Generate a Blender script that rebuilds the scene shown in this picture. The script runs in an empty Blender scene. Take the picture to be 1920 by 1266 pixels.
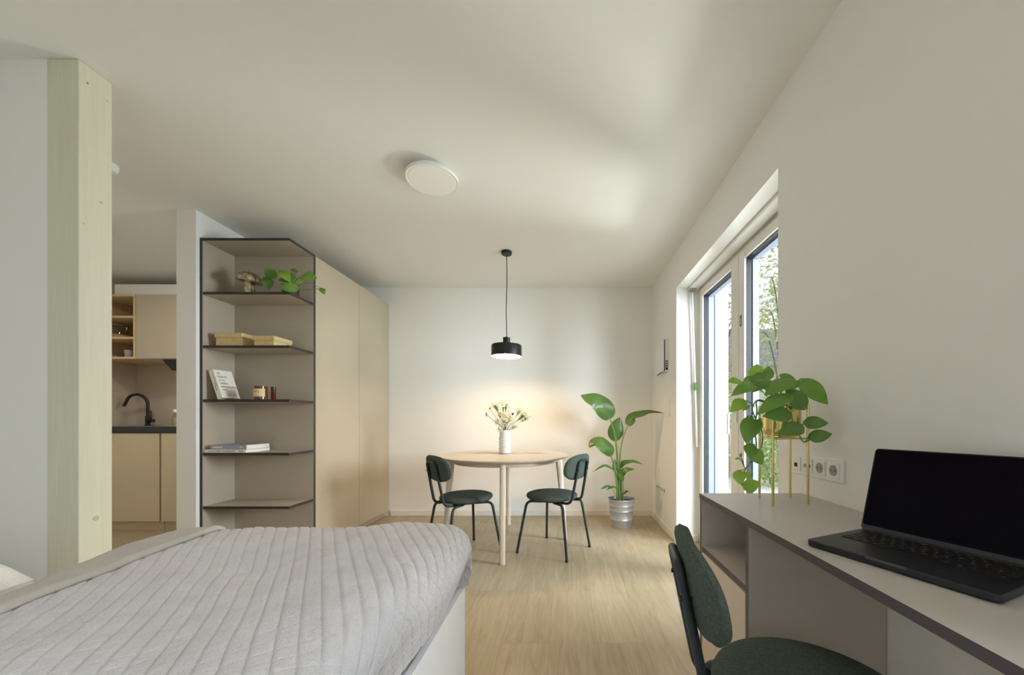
import bpy, bmesh, math, random
from mathutils import Vector, Matrix, noise

S = bpy.context.scene
COL = S.collection
random.seed(7)

# ------------------------------------------------------------------ camera, light, exposure
F, VX, VY, CZ = 700.0, 1058.0, 788.0, 1.046          # focal length in px of a 1920 px frame, vanishing point, eye height
cam = bpy.data.objects.new('camera', bpy.data.cameras.new('camera'))
COL.objects.link(cam)
cam.location = (0, 0, CZ)
cam.rotation_euler = (math.pi / 2, 0, 0)
cam.data.sensor_width = 36
cam.data.lens = F / 1920 * 36
cam.data.shift_x = -(VX - 960) / 1920
cam.data.shift_y = (VY - 633) / 1920
cam.data.clip_start = 0.05
S.camera = cam

S.view_settings.view_transform = 'Standard'
S.view_settings.look = 'None'
S.view_settings.gamma = 1
S.view_settings.use_curve_mapping = False
S.view_settings.exposure = 0.05
S.cycles.max_bounces = 10
S.cycles.diffuse_bounces = 7
S.cycles.transparent_max_bounces = 12
S.cycles.sample_clamp_indirect = 6
S.cycles.use_denoising = True
S.cycles.caustics_reflective = False
S.cycles.caustics_refractive = False

W = bpy.data.worlds.new('sky')
S.world = W
W.use_nodes = True
bg = W.node_tree.nodes['Background']
bg.inputs['Color'].default_value = (0.90, 0.96, 1.0, 1)
bg.inputs['Strength'].default_value = 1.3


def area(name, loc, target, size, size_y, power, color):
    l = bpy.data.lights.new(name, 'AREA')
    l.shape = 'RECTANGLE'
    l.size, l.size_y, l.energy, l.color = size, size_y, power, color
    o = bpy.data.objects.new(name, l)
    COL.objects.link(o)
    o.location = loc
    o.rotation_euler = (Vector(target) - Vector(loc)).to_track_quat('-Z', 'Y').to_euler()
    return o


# daylight: open sky on the near side of the balcony door, bounce off the sunny terrace, and fill through an added, unseen window behind the camera
area('daylight_sky', (2.6, 0.2, 1.9), (0.2, 3.2, 0.9), 1.2, 1.6, 150, (0.84, 0.915, 1.0))
area('daylight_garden', (4.3, 1.5, 1.7), (-0.9, 3.0, 1.2), 1.6, 1.4, 400, (0.85, 0.92, 1.0))
area('daylight_terrace', (3.4, 3.8, 0.6), (-0.8, 2.2, 2.45), 0.7, 0.5, 90, (0.98, 0.96, 0.95))
area('added_window_fill', (2.2, -0.5, 2.65), (-0.4, 0.4, 0.6), 1.5, 0.9, 130, (0.84, 0.91, 1.0))

# ------------------------------------------------------------------ helpers


def P(px, py, d):
    """the point that shows at pixel (px, py) at distance d"""
    return Vector(((px - VX) * d / F, d, CZ - (py - VY) * d / F))


def lin(r, g, b):
    f = lambda c: (c / 255 / 12.92) if c / 255 <= 0.04045 else ((c / 255 + 0.055) / 1.055) ** 2.4
    return (f(r), f(g), f(b), 1)


def mat(name, rgb, rough=0.5, metal=0.0, var=0.0, vscale=6.0, bump=0.0, bscale=60.0, stretch=None, emit=None, estr=1.0,
        sss=0.0, coat=0.0, spec=None, trans=0.0, ior=None, rgb2=None):
    m = bpy.data.materials.new(name)
    m.use_nodes = True
    nt = m.node_tree
    b = nt.nodes['Principled BSDF']
    c = lin(*rgb)
    b.inputs['Base Color'].default_value = c
    b.inputs['Roughness'].default_value = rough
    b.inputs['Metallic'].default_value = metal
    if spec is not None:
        b.inputs['Specular IOR Level'].default_value = spec
    if coat:
        b.inputs['Coat Weight'].default_value = coat
    if trans:
        b.inputs['Transmission Weight'].default_value = trans
    if ior:
        b.inputs['IOR'].default_value = ior
    if sss:
        b.inputs['Subsurface Weight'].default_value = sss
        b.inputs['Subsurface Radius'].default_value = (0.01, 0.01, 0.005)
    if emit:
        b.inputs['Emission Color'].default_value = lin(*emit)
        b.inputs['Emission Strength'].default_value = estr
    tc = nt.nodes.new('ShaderNodeTexCoord')
    mp = nt.nodes.new('ShaderNodeMapping')
    nt.links.new(tc.outputs['Object'], mp.inputs['Vector'])
    if stretch:
        mp.inputs['Scale'].default_value = stretch
    if var or rgb2:
        n = nt.nodes.new('ShaderNodeTexNoise')
        n.inputs['Scale'].default_value = vscale
        n.inputs['Detail'].default_value = 5
        nt.links.new(mp.outputs['Vector'], n.inputs['Vector'])
        r = nt.nodes.new('ShaderNodeValToRGB')
        r.color_ramp.elements[0].position = 0.32
        r.color_ramp.elements[1].position = 0.68
        c2 = lin(*rgb2) if rgb2 else tuple(min(1, x * (1 + var)) for x in c[:3]) + (1,)
        c1 = c if rgb2 else tuple(x * (1 - var) for x in c[:3]) + (1,)
        r.color_ramp.elements[0].color = c1
        r.color_ramp.elements[1].color = c2
        nt.links.new(n.outputs['Fac'], r.inputs['Fac'])
        nt.links.new(r.outputs['Color'], b.inputs['Base Color'])
    if bump:
        n2 = nt.nodes.new('ShaderNodeTexNoise')
        n2.inputs['Scale'].default_value = bscale
        n2.inputs['Detail'].default_value = 3
        nt.links.new(mp.outputs['Vector'], n2.inputs['Vector'])
        bp = nt.nodes.new('ShaderNodeBump')
        bp.inputs['Strength'].default_value = bump
        bp.inputs['Distance'].default_value = 0.004
        nt.links.new(n2.outputs['Fac'], bp.inputs['Height'])
        nt.links.new(bp.outputs['Normal'], b.inputs['Normal'])
    return m


def floor_material():
    m = bpy.data.materials.new('oak_plank_floor')
    m.use_nodes = True
    nt = m.node_tree
    L = nt.links.new
    b = nt.nodes['Principled BSDF']
    tc = nt.nodes.new('ShaderNodeTexCoord')
    mp = nt.nodes.new('ShaderNodeMapping')
    mp.inputs['Rotation'].default_value = (0, 0, math.pi / 2)
    mp.inputs['Location'].default_value = (0.3, 0.07, 0)
    L(tc.outputs['Object'], mp.inputs['Vector'])
    br = nt.nodes.new('ShaderNodeTexBrick')
    br.inputs['Scale'].default_value = 1.0
    br.inputs['Brick Width'].default_value = 1.45
    br.inputs['Row Height'].default_value = 0.225
    br.inputs['Mortar Size'].default_value = 0.0009
    br.inputs['Mortar Smooth'].default_value = 0.3
    br.offset = 0.37
    br.inputs['Color1'].default_value = (0.25, 0.25, 0.25, 1)
    br.inputs['Color2'].default_value = (0.75, 0.75, 0.75, 1)
    br.inputs['Mortar'].default_value = (0.5, 0.5, 0.5, 1)
    L(mp.outputs['Vector'], br.inputs['Vector'])
    # grain, shifted from plank to plank
    add = nt.nodes.new('ShaderNodeVectorMath')
    add.operation = 'MULTIPLY_ADD'
    add.inputs[1].default_value = (7.0, 13.0, 3.0)
    L(br.outputs['Color'], add.inputs[0])
    L(mp.outputs['Vector'], add.inputs[2])
    sc = nt.nodes.new('ShaderNodeMapping')
    sc.inputs['Scale'].default_value = (1.1, 11.0, 1.0)
    L(add.outputs['Vector'], sc.inputs['Vector'])
    n = nt.nodes.new('ShaderNodeTexNoise')
    n.inputs['Scale'].default_value = 2.6
    n.inputs['Detail'].default_value = 9
    n.inputs['Roughness'].default_value = 0.62
    n.inputs['Distortion'].default_value = 1.1
    L(sc.outputs['Vector'], n.inputs['Vector'])
    r = nt.nodes.new('ShaderNodeValToRGB')
    r.color_ramp.elements[0].position = 0.3
    r.color_ramp.elements[1].position = 0.72
    r.color_ramp.elements[0].color = lin(164, 147, 118)
    r.color_ramp.elements[1].color = lin(190, 175, 148)
    L(n.outputs['Fac'], r.inputs['Fac'])
    hs = nt.nodes.new('ShaderNodeHueSaturation')
    mr = nt.nodes.new('ShaderNodeMapRange')
    mr.inputs['From Min'].default_value = 0.25
    mr.inputs['From Max'].default_value = 0.75
    mr.inputs['To Min'].default_value = 0.93
    mr.inputs['To Max'].default_value = 1.05
    L(br.outputs['Color'], mr.inputs['Value'])
    L(mr.outputs['Result'], hs.inputs['Value'])
    L(r.outputs['Color'], hs.inputs['Color'])
    mx = nt.nodes.new('ShaderNodeMix')
    mx.data_type = 'RGBA'
    L(br.outputs['Fac'], mx.inputs['Factor'])
    L(hs.outputs['Color'], mx.inputs['A'])
    mx.inputs['B'].default_value = lin(150, 133, 104)
    L(mx.outputs['Result'], b.inputs['Base Color'])
    b.inputs['Roughness'].default_value = 0.42
    bp = nt.nodes.new('ShaderNodeBump')
    bp.inputs['Strength'].default_value = 0.12
    bp.inputs['Distance'].default_value = 0.002
    L(n.outputs['Fac'], bp.inputs['Height'])
    L(bp.outputs['Normal'], b.inputs['Normal'])
    return m


def glass_material(ior=1.25, tint=0.97):
    m = bpy.data.materials.new('clear_glass')
    m.use_nodes = True
    nt = m.node_tree
    nt.nodes.remove(nt.nodes['Principled BSDF'])
    t = nt.nodes.new('ShaderNodeBsdfTransparent')
    t.inputs['Color'].default_value = (tint * 0.98, tint, tint * 0.99, 1)
    g = nt.nodes.new('ShaderNodeBsdfGlossy')
    g.inputs['Roughness'].default_value = 0.02
    fr = nt.nodes.new('ShaderNodeFresnel')
    fr.inputs['IOR'].default_value = ior
    mx = nt.nodes.new('ShaderNodeMixShader')
    ge = nt.nodes.new('ShaderNodeNewGeometry')           # reflect on the entry face only, no total reflection inside the pane
    sub = nt.nodes.new('ShaderNodeMath')
    sub.operation = 'SUBTRACT'
    sub.use_clamp = True
    nt.links.new(fr.outputs['Fac'], sub.inputs[0])
    nt.links.new(ge.outputs['Backfacing'], sub.inputs[1])
    nt.links.new(sub.outputs[0], mx.inputs['Fac'])
    nt.links.new(t.outputs['BSDF'], mx.inputs[1])
    nt.links.new(g.outputs['BSDF'], mx.inputs[2])
    nt.links.new(mx.outputs['Shader'], nt.nodes['Material Output'].inputs['Surface'])
    return m


def leaf_material(name, a, b_, rough=0.4, tl=0.35):
    """leaf: diffuse-glossy with light passing through the blade"""
    m = mat(name, a, rough, rgb2=b_, vscale=9, bump=0.15, bscale=40)
    nt = m.node_tree
    p = nt.nodes['Principled BSDF']
    tr = nt.nodes.new('ShaderNodeBsdfTranslucent')
    src = p.inputs['Base Color'].links[0].from_socket
    nt.links.new(src, tr.inputs['Color'])
    mx = nt.nodes.new('ShaderNodeMixShader')
    mx.inputs['Fac'].default_value = tl
    nt.links.new(p.outputs['BSDF'], mx.inputs[1])
    nt.links.new(tr.outputs['BSDF'], mx.inputs[2])
    nt.links.new(mx.outputs['Shader'], nt.nodes['Material Output'].inputs['Surface'])
    return m


M = dict(
    wall=mat('white_wall_paint', (240, 239, 236), 0.85, bump=0.05, bscale=180, spec=0.2),
    ceil=mat('white_ceiling_paint', (238, 237, 233), 0.9, bump=0.04, bscale=160, spec=0.2),
    floor=floor_material(),
    trim=mat('white_trim_lacquer', (236, 234, 228), 0.5, bump=0.02, bscale=90),
    pvc=mat('white_window_profile', (232, 229, 222), 0.35, bump=0.02, bscale=60),
    gasket=mat('dark_gasket', (42, 44, 52), 0.6, bump=0.05),
    alu=mat('grey_aluminium_rail', (206, 212, 226), 0.45, 0.0, bump=0.02),
    rail=mat('light_blue_grey_rail', (128, 137, 162), 0.5, bump=0.02),
    glass=glass_material(),
    taupe=mat('taupe_laminate', (182, 170, 148), 0.38, var=0.03, vscale=3, bump=0.05, bscale=300),
    taupe2=mat('grey_taupe_laminate', (178, 166, 150), 0.45, var=0.03, vscale=3, bump=0.05, bscale=300),
    desk=mat('warm_grey_laminate', (198, 190, 184), 0.42, var=0.03, vscale=3, bump=0.06, bscale=300),
    edge=mat('anthracite_edge_band', (46, 43, 44), 0.5, bump=0.03),
    deskedge=mat('plum_grey_edge_band', (84, 78, 84), 0.5, bump=0.03),
    cream=mat('cream_laminate', (214, 200, 184), 0.45, var=0.02, vscale=3, bump=0.03),
    tan=mat('tan_kitchen_front', (210, 194, 162), 0.45, var=0.03, vscale=3, bump=0.03),
    oak=mat('oak_veneer', (204, 178, 134), 0.5, rgb2=(220, 196, 154), vscale=7, stretch=(6, 6, 1), bump=0.06),
    birch=mat('pale_ash_veneer', (192, 184, 172), 0.45, rgb2=(208, 201, 191), vscale=5, stretch=(1, 9, 1), bump=0.04),
    legwood=mat('pale_ash_leg', (216, 202, 184), 0.45, rgb2=(228, 214, 198), vscale=8, stretch=(8, 8, 1), bump=0.04),
    post=mat('whitewashed_spruce', (214, 212, 190), 0.6, rgb2=(221, 219, 199), vscale=5, stretch=(14, 14, 0.7), bump=0.15, bscale=14),
    knot=mat('spruce_knot', (132, 122, 92), 0.7, var=0.1),
    knotpale=mat('pale_spruce_knot', (196, 190, 162), 0.7, var=0.1),
    splash=mat('grey_splashback', (196, 182, 164), 0.3, var=0.02, vscale=3, bump=0.02),
    blackstone=mat('black_worktop', (34, 33, 36), 0.35, var=0.1, vscale=80, bump=0.04),
    black=mat('matt_black_metal', (26, 26, 28), 0.42, bump=0.04),
    lampblack=mat('satin_black_shade', (32, 30, 28), 0.38, 0.2, bump=0.04),
    shadein=mat('pale_shade_lining', (226, 216, 196), 0.4, bump=0.02),
    tubing=mat('dark_blue_green_tube', (46, 56, 62), 0.42, 0.3, bump=0.05),
    fabric=mat('green_upholstery_fabric', (74, 84, 79), 0.95, rgb2=(94, 105, 98), vscale=160, bump=0.6, bscale=420, spec=0.15),
    white=mat('white_plastic', (240, 240, 238), 0.35, bump=0.02),
    frost=mat('frosted_diffuser', (250, 247, 240), 0.5, bump=0.02),
    grey=mat('mid_grey_plastic', (160, 156, 144), 0.5, bump=0.02),
    dark=mat('dark_hole', (30, 28, 26), 0.7, bump=0.02),
    green=mat('green_sticker', (76, 142, 52), 0.5, bump=0.02),
    brass=mat('brushed_brass', (226, 208, 138), 0.24, 1.0, bump=0.05, bscale=200),
    zinc=mat('galvanised_steel', (196, 198, 204), 0.42, 0.75, rgb2=(206, 208, 214), vscale=30, bump=0.04, bscale=60),
    silver=mat('aged_silver_glaze', (150, 136, 112), 0.25, 0.9, rgb2=(226, 214, 190), vscale=40, bump=0.3, bscale=90),
    soil=mat('potting_soil', (44, 34, 26), 0.95, var=0.3, vscale=60, bump=1.0, bscale=120),
    darkpot=mat('dark_brown_pot', (40, 32, 28), 0.4, var=0.15, vscale=30, bump=0.15),
    leaf=leaf_material('pothos_leaf', (112, 154, 62), (130, 172, 80), 0.35, 0.35),
    leaflight=leaf_material('young_pothos_leaf', (140, 184, 62), (164, 200, 90), 0.35, 0.4),
    leafdark=leaf_material('dark_pothos_leaf', (94, 136, 58), (108, 150, 70), 0.35, 0.3),
    strel=leaf_material('strelitzia_leaf', (82, 114, 54), (102, 134, 68), 0.3, 0.28),
    stem=mat('green_stem', (96, 140, 62), 0.5, rgb2=(120, 156, 78), vscale=20, bump=0.1),
    stemdark=mat('purple_brown_stem', (92, 84, 62), 0.55, rgb2=(96, 112, 60), vscale=12, bump=0.1),
    ceramic=mat('matt_white_ceramic', (238, 236, 233), 0.65, bump=0.1, bscale=120),
    petal=mat('white_petal', (244, 238, 220), 0.6, var=0.03, vscale=30, bump=0.1),
    florcentre=mat('dark_flower_centre', (44, 36, 28), 0.8, var=0.2, vscale=200, bump=0.5),
    gyps=mat('gypsophila_blossom', (238, 232, 214), 0.8, var=0.05, vscale=60, bump=0.1),
    sheet=mat('white_cotton_sheet', (236, 234, 238), 0.9, bump=0.15, bscale=25),
    bedwhite=mat('white_bed_foil', (246, 247, 250), 0.4, bump=0.02),
    blanket=mat('grey_plush_blanket', (222, 218, 223), 0.95, rgb2=(232, 228, 232), vscale=14, bump=0.9, bscale=260, spec=0.1),
    flap=mat('smooth_grey_fleece', (196, 190, 184), 0.95, rgb2=(206, 200, 194), vscale=9, bump=0.4, bscale=200),
    paper=mat('book_paper', (236, 232, 222), 0.8, var=0.03, vscale=200, stretch=(1, 1, 12), bump=0.1),
    bookwhite=mat('white_book_cover', (238, 236, 224), 0.5, bump=0.03),
    bookblue=mat('blue_grey_book_cover', (150, 158, 174), 0.5, bump=0.03),
    ink=mat('black_ink', (50, 46, 42), 0.7, bump=0.02),
    inkpale=mat('pale_ink', (228, 226, 214), 0.7, bump=0.02),
    amber=mat('amber_glass', (96, 40, 18), 0.1, coat=0.6, var=0.1, vscale=10),
    wax=mat('candle_wax', (230, 210, 170), 0.6, sss=0.2, bump=0.05),
    label=mat('kraft_label', (222, 200, 150), 0.7, var=0.03, vscale=40, bump=0.05),
    lapbody=mat('midnight_aluminium', (64, 64, 72), 0.38, 0.75, bump=0.02, bscale=400),
    lapkey=mat('black_key', (18, 17, 19), 0.5, bump=0.04),
    lapscreen=mat('black_glass_display', (10, 6, 15), 0.2, spec=0.06, bump=0.0),
    jar=glass_material(1.5, 0.86),
    oats=mat('rolled_oats', (206, 176, 120), 0.9, var=0.2, vscale=160, bump=0.8, bscale=200),
    steel=mat('brushed_steel', (188, 190, 194), 0.3, 1.0, bump=0.03),
    teal=mat('pale_teal_glaze', (170, 204, 200), 0.3, bump=0.02),
    mug=mat('grey_glazed_mug', (168, 172, 182), 0.25, var=0.05, vscale=20, bump=0.03),
    terrace=mat('terrace_concrete', (206, 204, 198), 0.9, var=0.08, vscale=4, bump=0.3),
    lawn=mat('garden_lawn', (120, 150, 70), 0.95, rgb2=(150, 176, 96), vscale=3, bump=0.8, bscale=30),
    extwood=mat('weathered_larch', (160, 146, 124), 0.7, rgb2=(178, 164, 142), vscale=6, stretch=(8, 8, 0.6), bump=0.2),
    render=mat('pale_house_render', (232, 230, 224), 0.9, var=0.03, vscale=3, bump=0.2),
    bark=mat('tree_bark', (112, 98, 80), 0.95, var=0.25, vscale=14, bump=0.8, bscale=30),
    foliage=leaf_material('maple_foliage', (176, 182, 124), (204, 204, 152), 0.6, 0.5),
    shrub=leaf_material('shrub_foliage', (140, 166, 104), (180, 194, 140), 0.6, 0.45),
)


def roof_material():
    m = mat('grey_roof_tiles', (150, 150, 154), 0.8)
    nt = m.node_tree
    tc = nt.nodes.new('ShaderNodeTexCoord')
    br = nt.nodes.new('ShaderNodeTexBrick')
    br.inputs['Scale'].default_value = 3.0
    br.inputs['Brick Width'].default_value = 0.7
    br.inputs['Row Height'].default_value = 0.5
    br.inputs['Mortar Size'].default_value = 0.05
    br.inputs['Color1'].default_value = lin(170, 168, 172)
    br.inputs['Color2'].default_value = lin(146, 146, 152)
    br.inputs['Mortar'].default_value = lin(92, 92, 98)
    nt.links.new(tc.outputs['UV'], br.inputs['Vector'])
    nt.links.new(br.outputs['Color'], nt.nodes['Principled BSDF'].inputs['Base Color'])
    return m


def wicker_material():
    m = mat('woven_seagrass', (206, 176, 118), 0.85)
    nt = m.node_tree
    L = nt.links.new
    b = nt.nodes['Principled BSDF']
    tc = nt.nodes.new('ShaderNodeTexCoord')
    ck = nt.nodes.new('ShaderNodeTexBrick')
    ck.inputs['Scale'].default_value = 55.0
    ck.inputs['Brick Width'].default_value = 0.55
    ck.inputs['Row Height'].default_value = 0.3
    ck.inputs['Mortar Size'].default_value = 0.04
    ck.inputs['Mortar Smooth'].default_value = 0.8
    ck.inputs['Color1'].default_value = lin(236, 212, 160)
    ck.inputs['Color2'].default_value = lin(218, 190, 136)
    ck.inputs['Mortar'].default_value = lin(204, 174, 122)
    vm = nt.nodes.new('ShaderNodeVectorMath')     # (x + y, z)
    cx = nt.nodes.new('ShaderNodeSeparateXYZ')
    cb = nt.nodes.new('ShaderNodeCombineXYZ')
    ad = nt.nodes.new('ShaderNodeMath')
    L(tc.outputs['Object'], cx.inputs[0])
    L(cx.outputs['X'], ad.inputs[0])
    L(cx.outputs['Y'], ad.inputs[1])
    L(ad.outputs[0], cb.inputs['X'])
    L(cx.outputs['Z'], cb.inputs['Y'])
    L(cb.outputs[0], ck.inputs['Vector'])
    L(ck.outputs['Color'], b.inputs['Base Color'])
    bp = nt.nodes.new('ShaderNodeBump')
    bp.inputs['Strength'].default_value = 0.6
    bp.inputs['Distance'].default_value = 0.003
    bp.invert = True
    L(ck.outputs['Fac'], bp.inputs['Height'])
    L(bp.outputs['Normal'], b.inputs['Normal'])
    return m


M['roof'] = roof_material()
M['wicker'] = wicker_material()


def chain_offset(o):
    v = Vector((0, 0, 0))
    while o is not None:
        v += o.location
        o = o.parent
    return v


class MB:
    """collects shapes and links them as one mesh object"""

    def __init__(self):
        self.v, self.f, self.mi = [], [], []

    def add(self, vs, fs, mi=0):
        n = len(self.v)
        self.v += [Vector(v) for v in vs]
        for k, f in enumerate(fs):
            self.f.append([n + i for i in f])
            self.mi.append(mi[k] if isinstance(mi, (list, tuple)) else mi)
        return self

    def box(self, a, b, mi=0, sides=None):
        """sides: {'-x': material index, ...}"""
        (x0, y0, z0), (x1, y1, z1) = a, b
        vs = [(x0, y0, z0), (x1, y0, z0), (x1, y1, z0), (x0, y1, z0), (x0, y0, z1), (x1, y0, z1), (x1, y1, z1), (x0, y1, z1)]
        fs = {'-z': (0, 3, 2, 1), '+z': (4, 5, 6, 7), '-y': (0, 1, 5, 4), '+x': (1, 2, 6, 5), '+y': (2, 3, 7, 6), '-x': (3, 0, 4, 7)}
        sides = sides or {}
        return self.add(vs, list(fs.values()), [sides.get(k, mi) for k in fs])

    def obox(self, c, ax, ay, az, mi=0):
        """box of half-axes ax, ay, az about c"""
        c, ax, ay, az = map(Vector, (c, ax, ay, az))
        vs = [c + sx * ax + sy * ay + sz * az for sz in (-1, 1) for (sx, sy) in ((-1, -1), (1, -1), (1, 1), (-1, 1))]
        return self.add(vs, [(0, 3, 2, 1), (4, 5, 6, 7), (0, 1, 5, 4), (1, 2, 6, 5), (2, 3, 7, 6), (3, 0, 4, 7)], mi)

    def tube(self, pts, r, n=8, mi=0, closed=False, caps=True):
        pts = [Vector(p) for p in pts]
        m = len(pts)
        rr = r if isinstance(r, (list, tuple)) else [r] * m
        if len(rr) != m:
            rr = [rr[0] + (rr[-1] - rr[0]) * i / (m - 1) for i in range(m)]
        rings = []
        prev = None
        for i, p in enumerate(pts):
            if closed:
                t = pts[(i + 1) % m] - pts[i - 1]
            else:
                t = pts[min(i + 1, m - 1)] - pts[max(i - 1, 0)]
            t.normalize()
            if prev is None:
                u = t.orthogonal().normalized()
            else:
                u = prev - t * prev.dot(t)
                u = u.normalized() if u.length > 1e-6 else t.orthogonal().normalized()
            prev = u
            w = t.cross(u)
            rings.append([p + rr[i] * (math.cos(2 * math.pi * k / n) * u + math.sin(2 * math.pi * k / n) * w) for k in range(n)])
        vs = [v for ring in rings for v in ring]
        fs = []
        for i in range(m if closed else m - 1):
            a, b = i * n, ((i + 1) % m) * n
            for k in range(n):
                fs.append((a + k, a + (k + 1) % n, b + (k + 1) % n, b + k))
        if caps and not closed:
            fs.append(tuple(reversed(range(n))))
            fs.append(tuple(range((m - 1) * n, m * n)))
        return self.add(vs, fs, mi)

    def lathe(self, prof, c=(0, 0, 0), n=32, mi=0, mis=None, axis=None):
        """prof: (radius, height) from bottom to top; axis: matrix 3x3"""
        c = Vector(c)
        A = axis or Matrix.Identity(3)
        vs, fs, ms = [], [], []
        for (r, z) in prof:
            for k in range(n):
                a = 2 * math.pi * k / n
                vs.append(c + A @ Vector((r * math.cos(a), r * math.sin(a), z)))
        for i in range(len(prof) - 1):
            for k in range(n):
                fs.append((i * n + k, i * n + (k + 1) % n, (i + 1) * n + (k + 1) % n, (i + 1) * n + k))
                ms.append(mis[i] if mis else mi)
        fs.append(tuple(reversed(range(n))))
        ms.append(mis[0] if mis else mi)
        fs.append(tuple(range((len(prof) - 1) * n, len(prof) * n)))
        ms.append(mis[-1] if mis else mi)
        return self.add(vs, fs, ms)

    def prism(self, poly, z0, z1, mi=0):
        n = len(poly)
        vs = [(x, y, z0) for x, y in poly] + [(x, y, z1) for x, y in poly]
        fs = [tuple(reversed(range(n))), tuple(range(n, 2 * n))] + [(i, (i + 1) % n, n + (i + 1) % n, n + i) for i in range(n)]
        return self.add(vs, fs, mi)

    def grid(self, rows, mi=0, closed_u=False):
        m, n = len(rows), len(rows[0])
        vs = [v for r in rows for v in r]
        fs = []
        for i in range(m - 1):
            for k in range(n if closed_u else n - 1):
                fs.append((i * n + k, i * n + (k + 1) % n, (i + 1) * n + (k + 1) % n, (i + 1) * n + k))
        return self.add(vs, fs, mi)

    def mesh(self, me, T, mi=0):
        return self.add([T @ v.co for v in me.vertices], [tuple(p.vertices) for p in me.polygons], mi)

    def build(self, name, mats, parent=None, smooth=False, bevel=0.0, world=False, seg=2, weld=False, thick=0.0, sub=0):
        me = bpy.data.meshes.new(name)
        off = chain_offset(parent) if (world and parent) else Vector((0, 0, 0))
        me.from_pydata([v - off for v in self.v], [], self.f)
        for m in (mats if isinstance(mats, (list, tuple)) else [mats]):
            me.materials.append(m)
        for p, i in zip(me.polygons, self.mi):
            p.material_index = i
        bm = bmesh.new()
        bm.from_mesh(me)
        if weld:
            bmesh.ops.remove_doubles(bm, verts=bm.verts, dist=1e-5)
        bmesh.ops.recalc_face_normals(bm, faces=bm.faces)
        bm.to_mesh(me)
        bm.free()
        o = bpy.data.objects.new(name, me)
        COL.objects.link(o)
        o.parent = parent
        if smooth:
            for p in me.polygons:
                p.use_smooth = True
            if smooth != 'all':
                try:
                    me.set_sharp_from_angle(angle=math.radians(42))
                except Exception:
                    pass
        if thick:
            s = o.modifiers.new('thickness', 'SOLIDIFY')
            s.thickness = thick
            s.offset = 0
        if bevel:
            b = o.modifiers.new('bevel', 'BEVEL')
            b.width, b.segments, b.limit_method = bevel, seg, 'ANGLE'
            b.angle_limit = math.radians(40)
        if sub:
            s = o.modifiers.new('subdivision', 'SUBSURF')
            s.levels = s.render_levels = sub
        return o


def tag(o, label, cat, group=None, kind=None):
    o['label'] = label
    o['category'] = cat
    if group:
        o['group'] = group
    if kind:
        o['kind'] = kind
    return o


def thing(name, label, cat, loc=(0, 0, 0), rotz=0.0, group=None):
    o = bpy.data.objects.new(name, None)
    o.empty_display_size = 0.05
    COL.objects.link(o)
    o.location = loc
    o.rotation_euler = (0, 0, rotz)
    return tag(o, label, cat, group)


def struct(o, label=None, cat=None):
    o['kind'] = 'structure'
    if label:
        o['label'] = label
    if cat:
        o['category'] = cat
    return o


def copy_tree(o, parent=None):
    c = o.copy()
    COL.objects.link(c)
    c.parent = parent
    for ch in list(o.children):
        copy_tree(ch, c)
    return c


def arc_pts(p0, corner, p1, r, n=6):
    """round the corner of a polyline"""
    p0, c, p1 = Vector(p0), Vector(corner), Vector(p1)
    a, b = (p0 - c).normalized(), (p1 - c).normalized()
    s, e = c + a * r, c + b * r
    return [(1 - t) ** 2 * s + 2 * t * (1 - t) * c + t * t * e for t in [i / n for i in range(n + 1)]]


def rounded(pts, r, n=6):
    out = [Vector(pts[0])]
    for i in range(1, len(pts) - 1):
        out += arc_pts(pts[i - 1], pts[i], pts[i + 1], r if not isinstance(r, (list, tuple)) else r[i - 1], n)
    out.append(Vector(pts[-1]))
    return out


def spline(pts, n=10):
    """Catmull-Rom through pts"""
    pts = [Vector(p) for p in pts]
    if len(pts) == 2:
        return [pts[0].lerp(pts[1], i / n) for i in range(n + 1)]
    q = [2 * pts[0] - pts[1]] + pts + [2 * pts[-1] - pts[-2]]
    out = []
    segs = len(pts) - 1
    for i in range(n + 1):
        u = i / n * segs
        k = min(int(u), segs - 1)
        t = u - k
        a, b, c, d = q[k], q[k + 1], q[k + 2], q[k + 3]
        out.append(0.5 * ((2 * b) + (c - a) * t + (2 * a - 5 * b + 4 * c - d) * t * t + (3 * b - 3 * c + d - a) * t ** 3))
    return out


def text_mesh(s, size, font_align='LEFT'):
    cu = bpy.data.curves.new('lettering', 'FONT')
    cu.body = s
    cu.size = size
    cu.align_x = font_align
    cu.extrude = 0.0002
    o = bpy.data.objects.new('lettering', cu)
    COL.objects.link(o)
    dg = bpy.context.evaluated_depsgraph_get()
    me = bpy.data.meshes.new_from_object(o.evaluated_get(dg))
    bpy.data.objects.remove(o)
    bpy.data.curves.remove(cu)
    return me


def frame(o, x, y):
    """4x4 of a plane: origin o, text runs along x, up along y"""
    x, y = Vector(x).normalized(), Vector(y).normalized()
    z = x.cross(y)
    m = Matrix((x, y, z)).transposed().to_4x4()
    m.translation = Vector(o)
    return m


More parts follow.
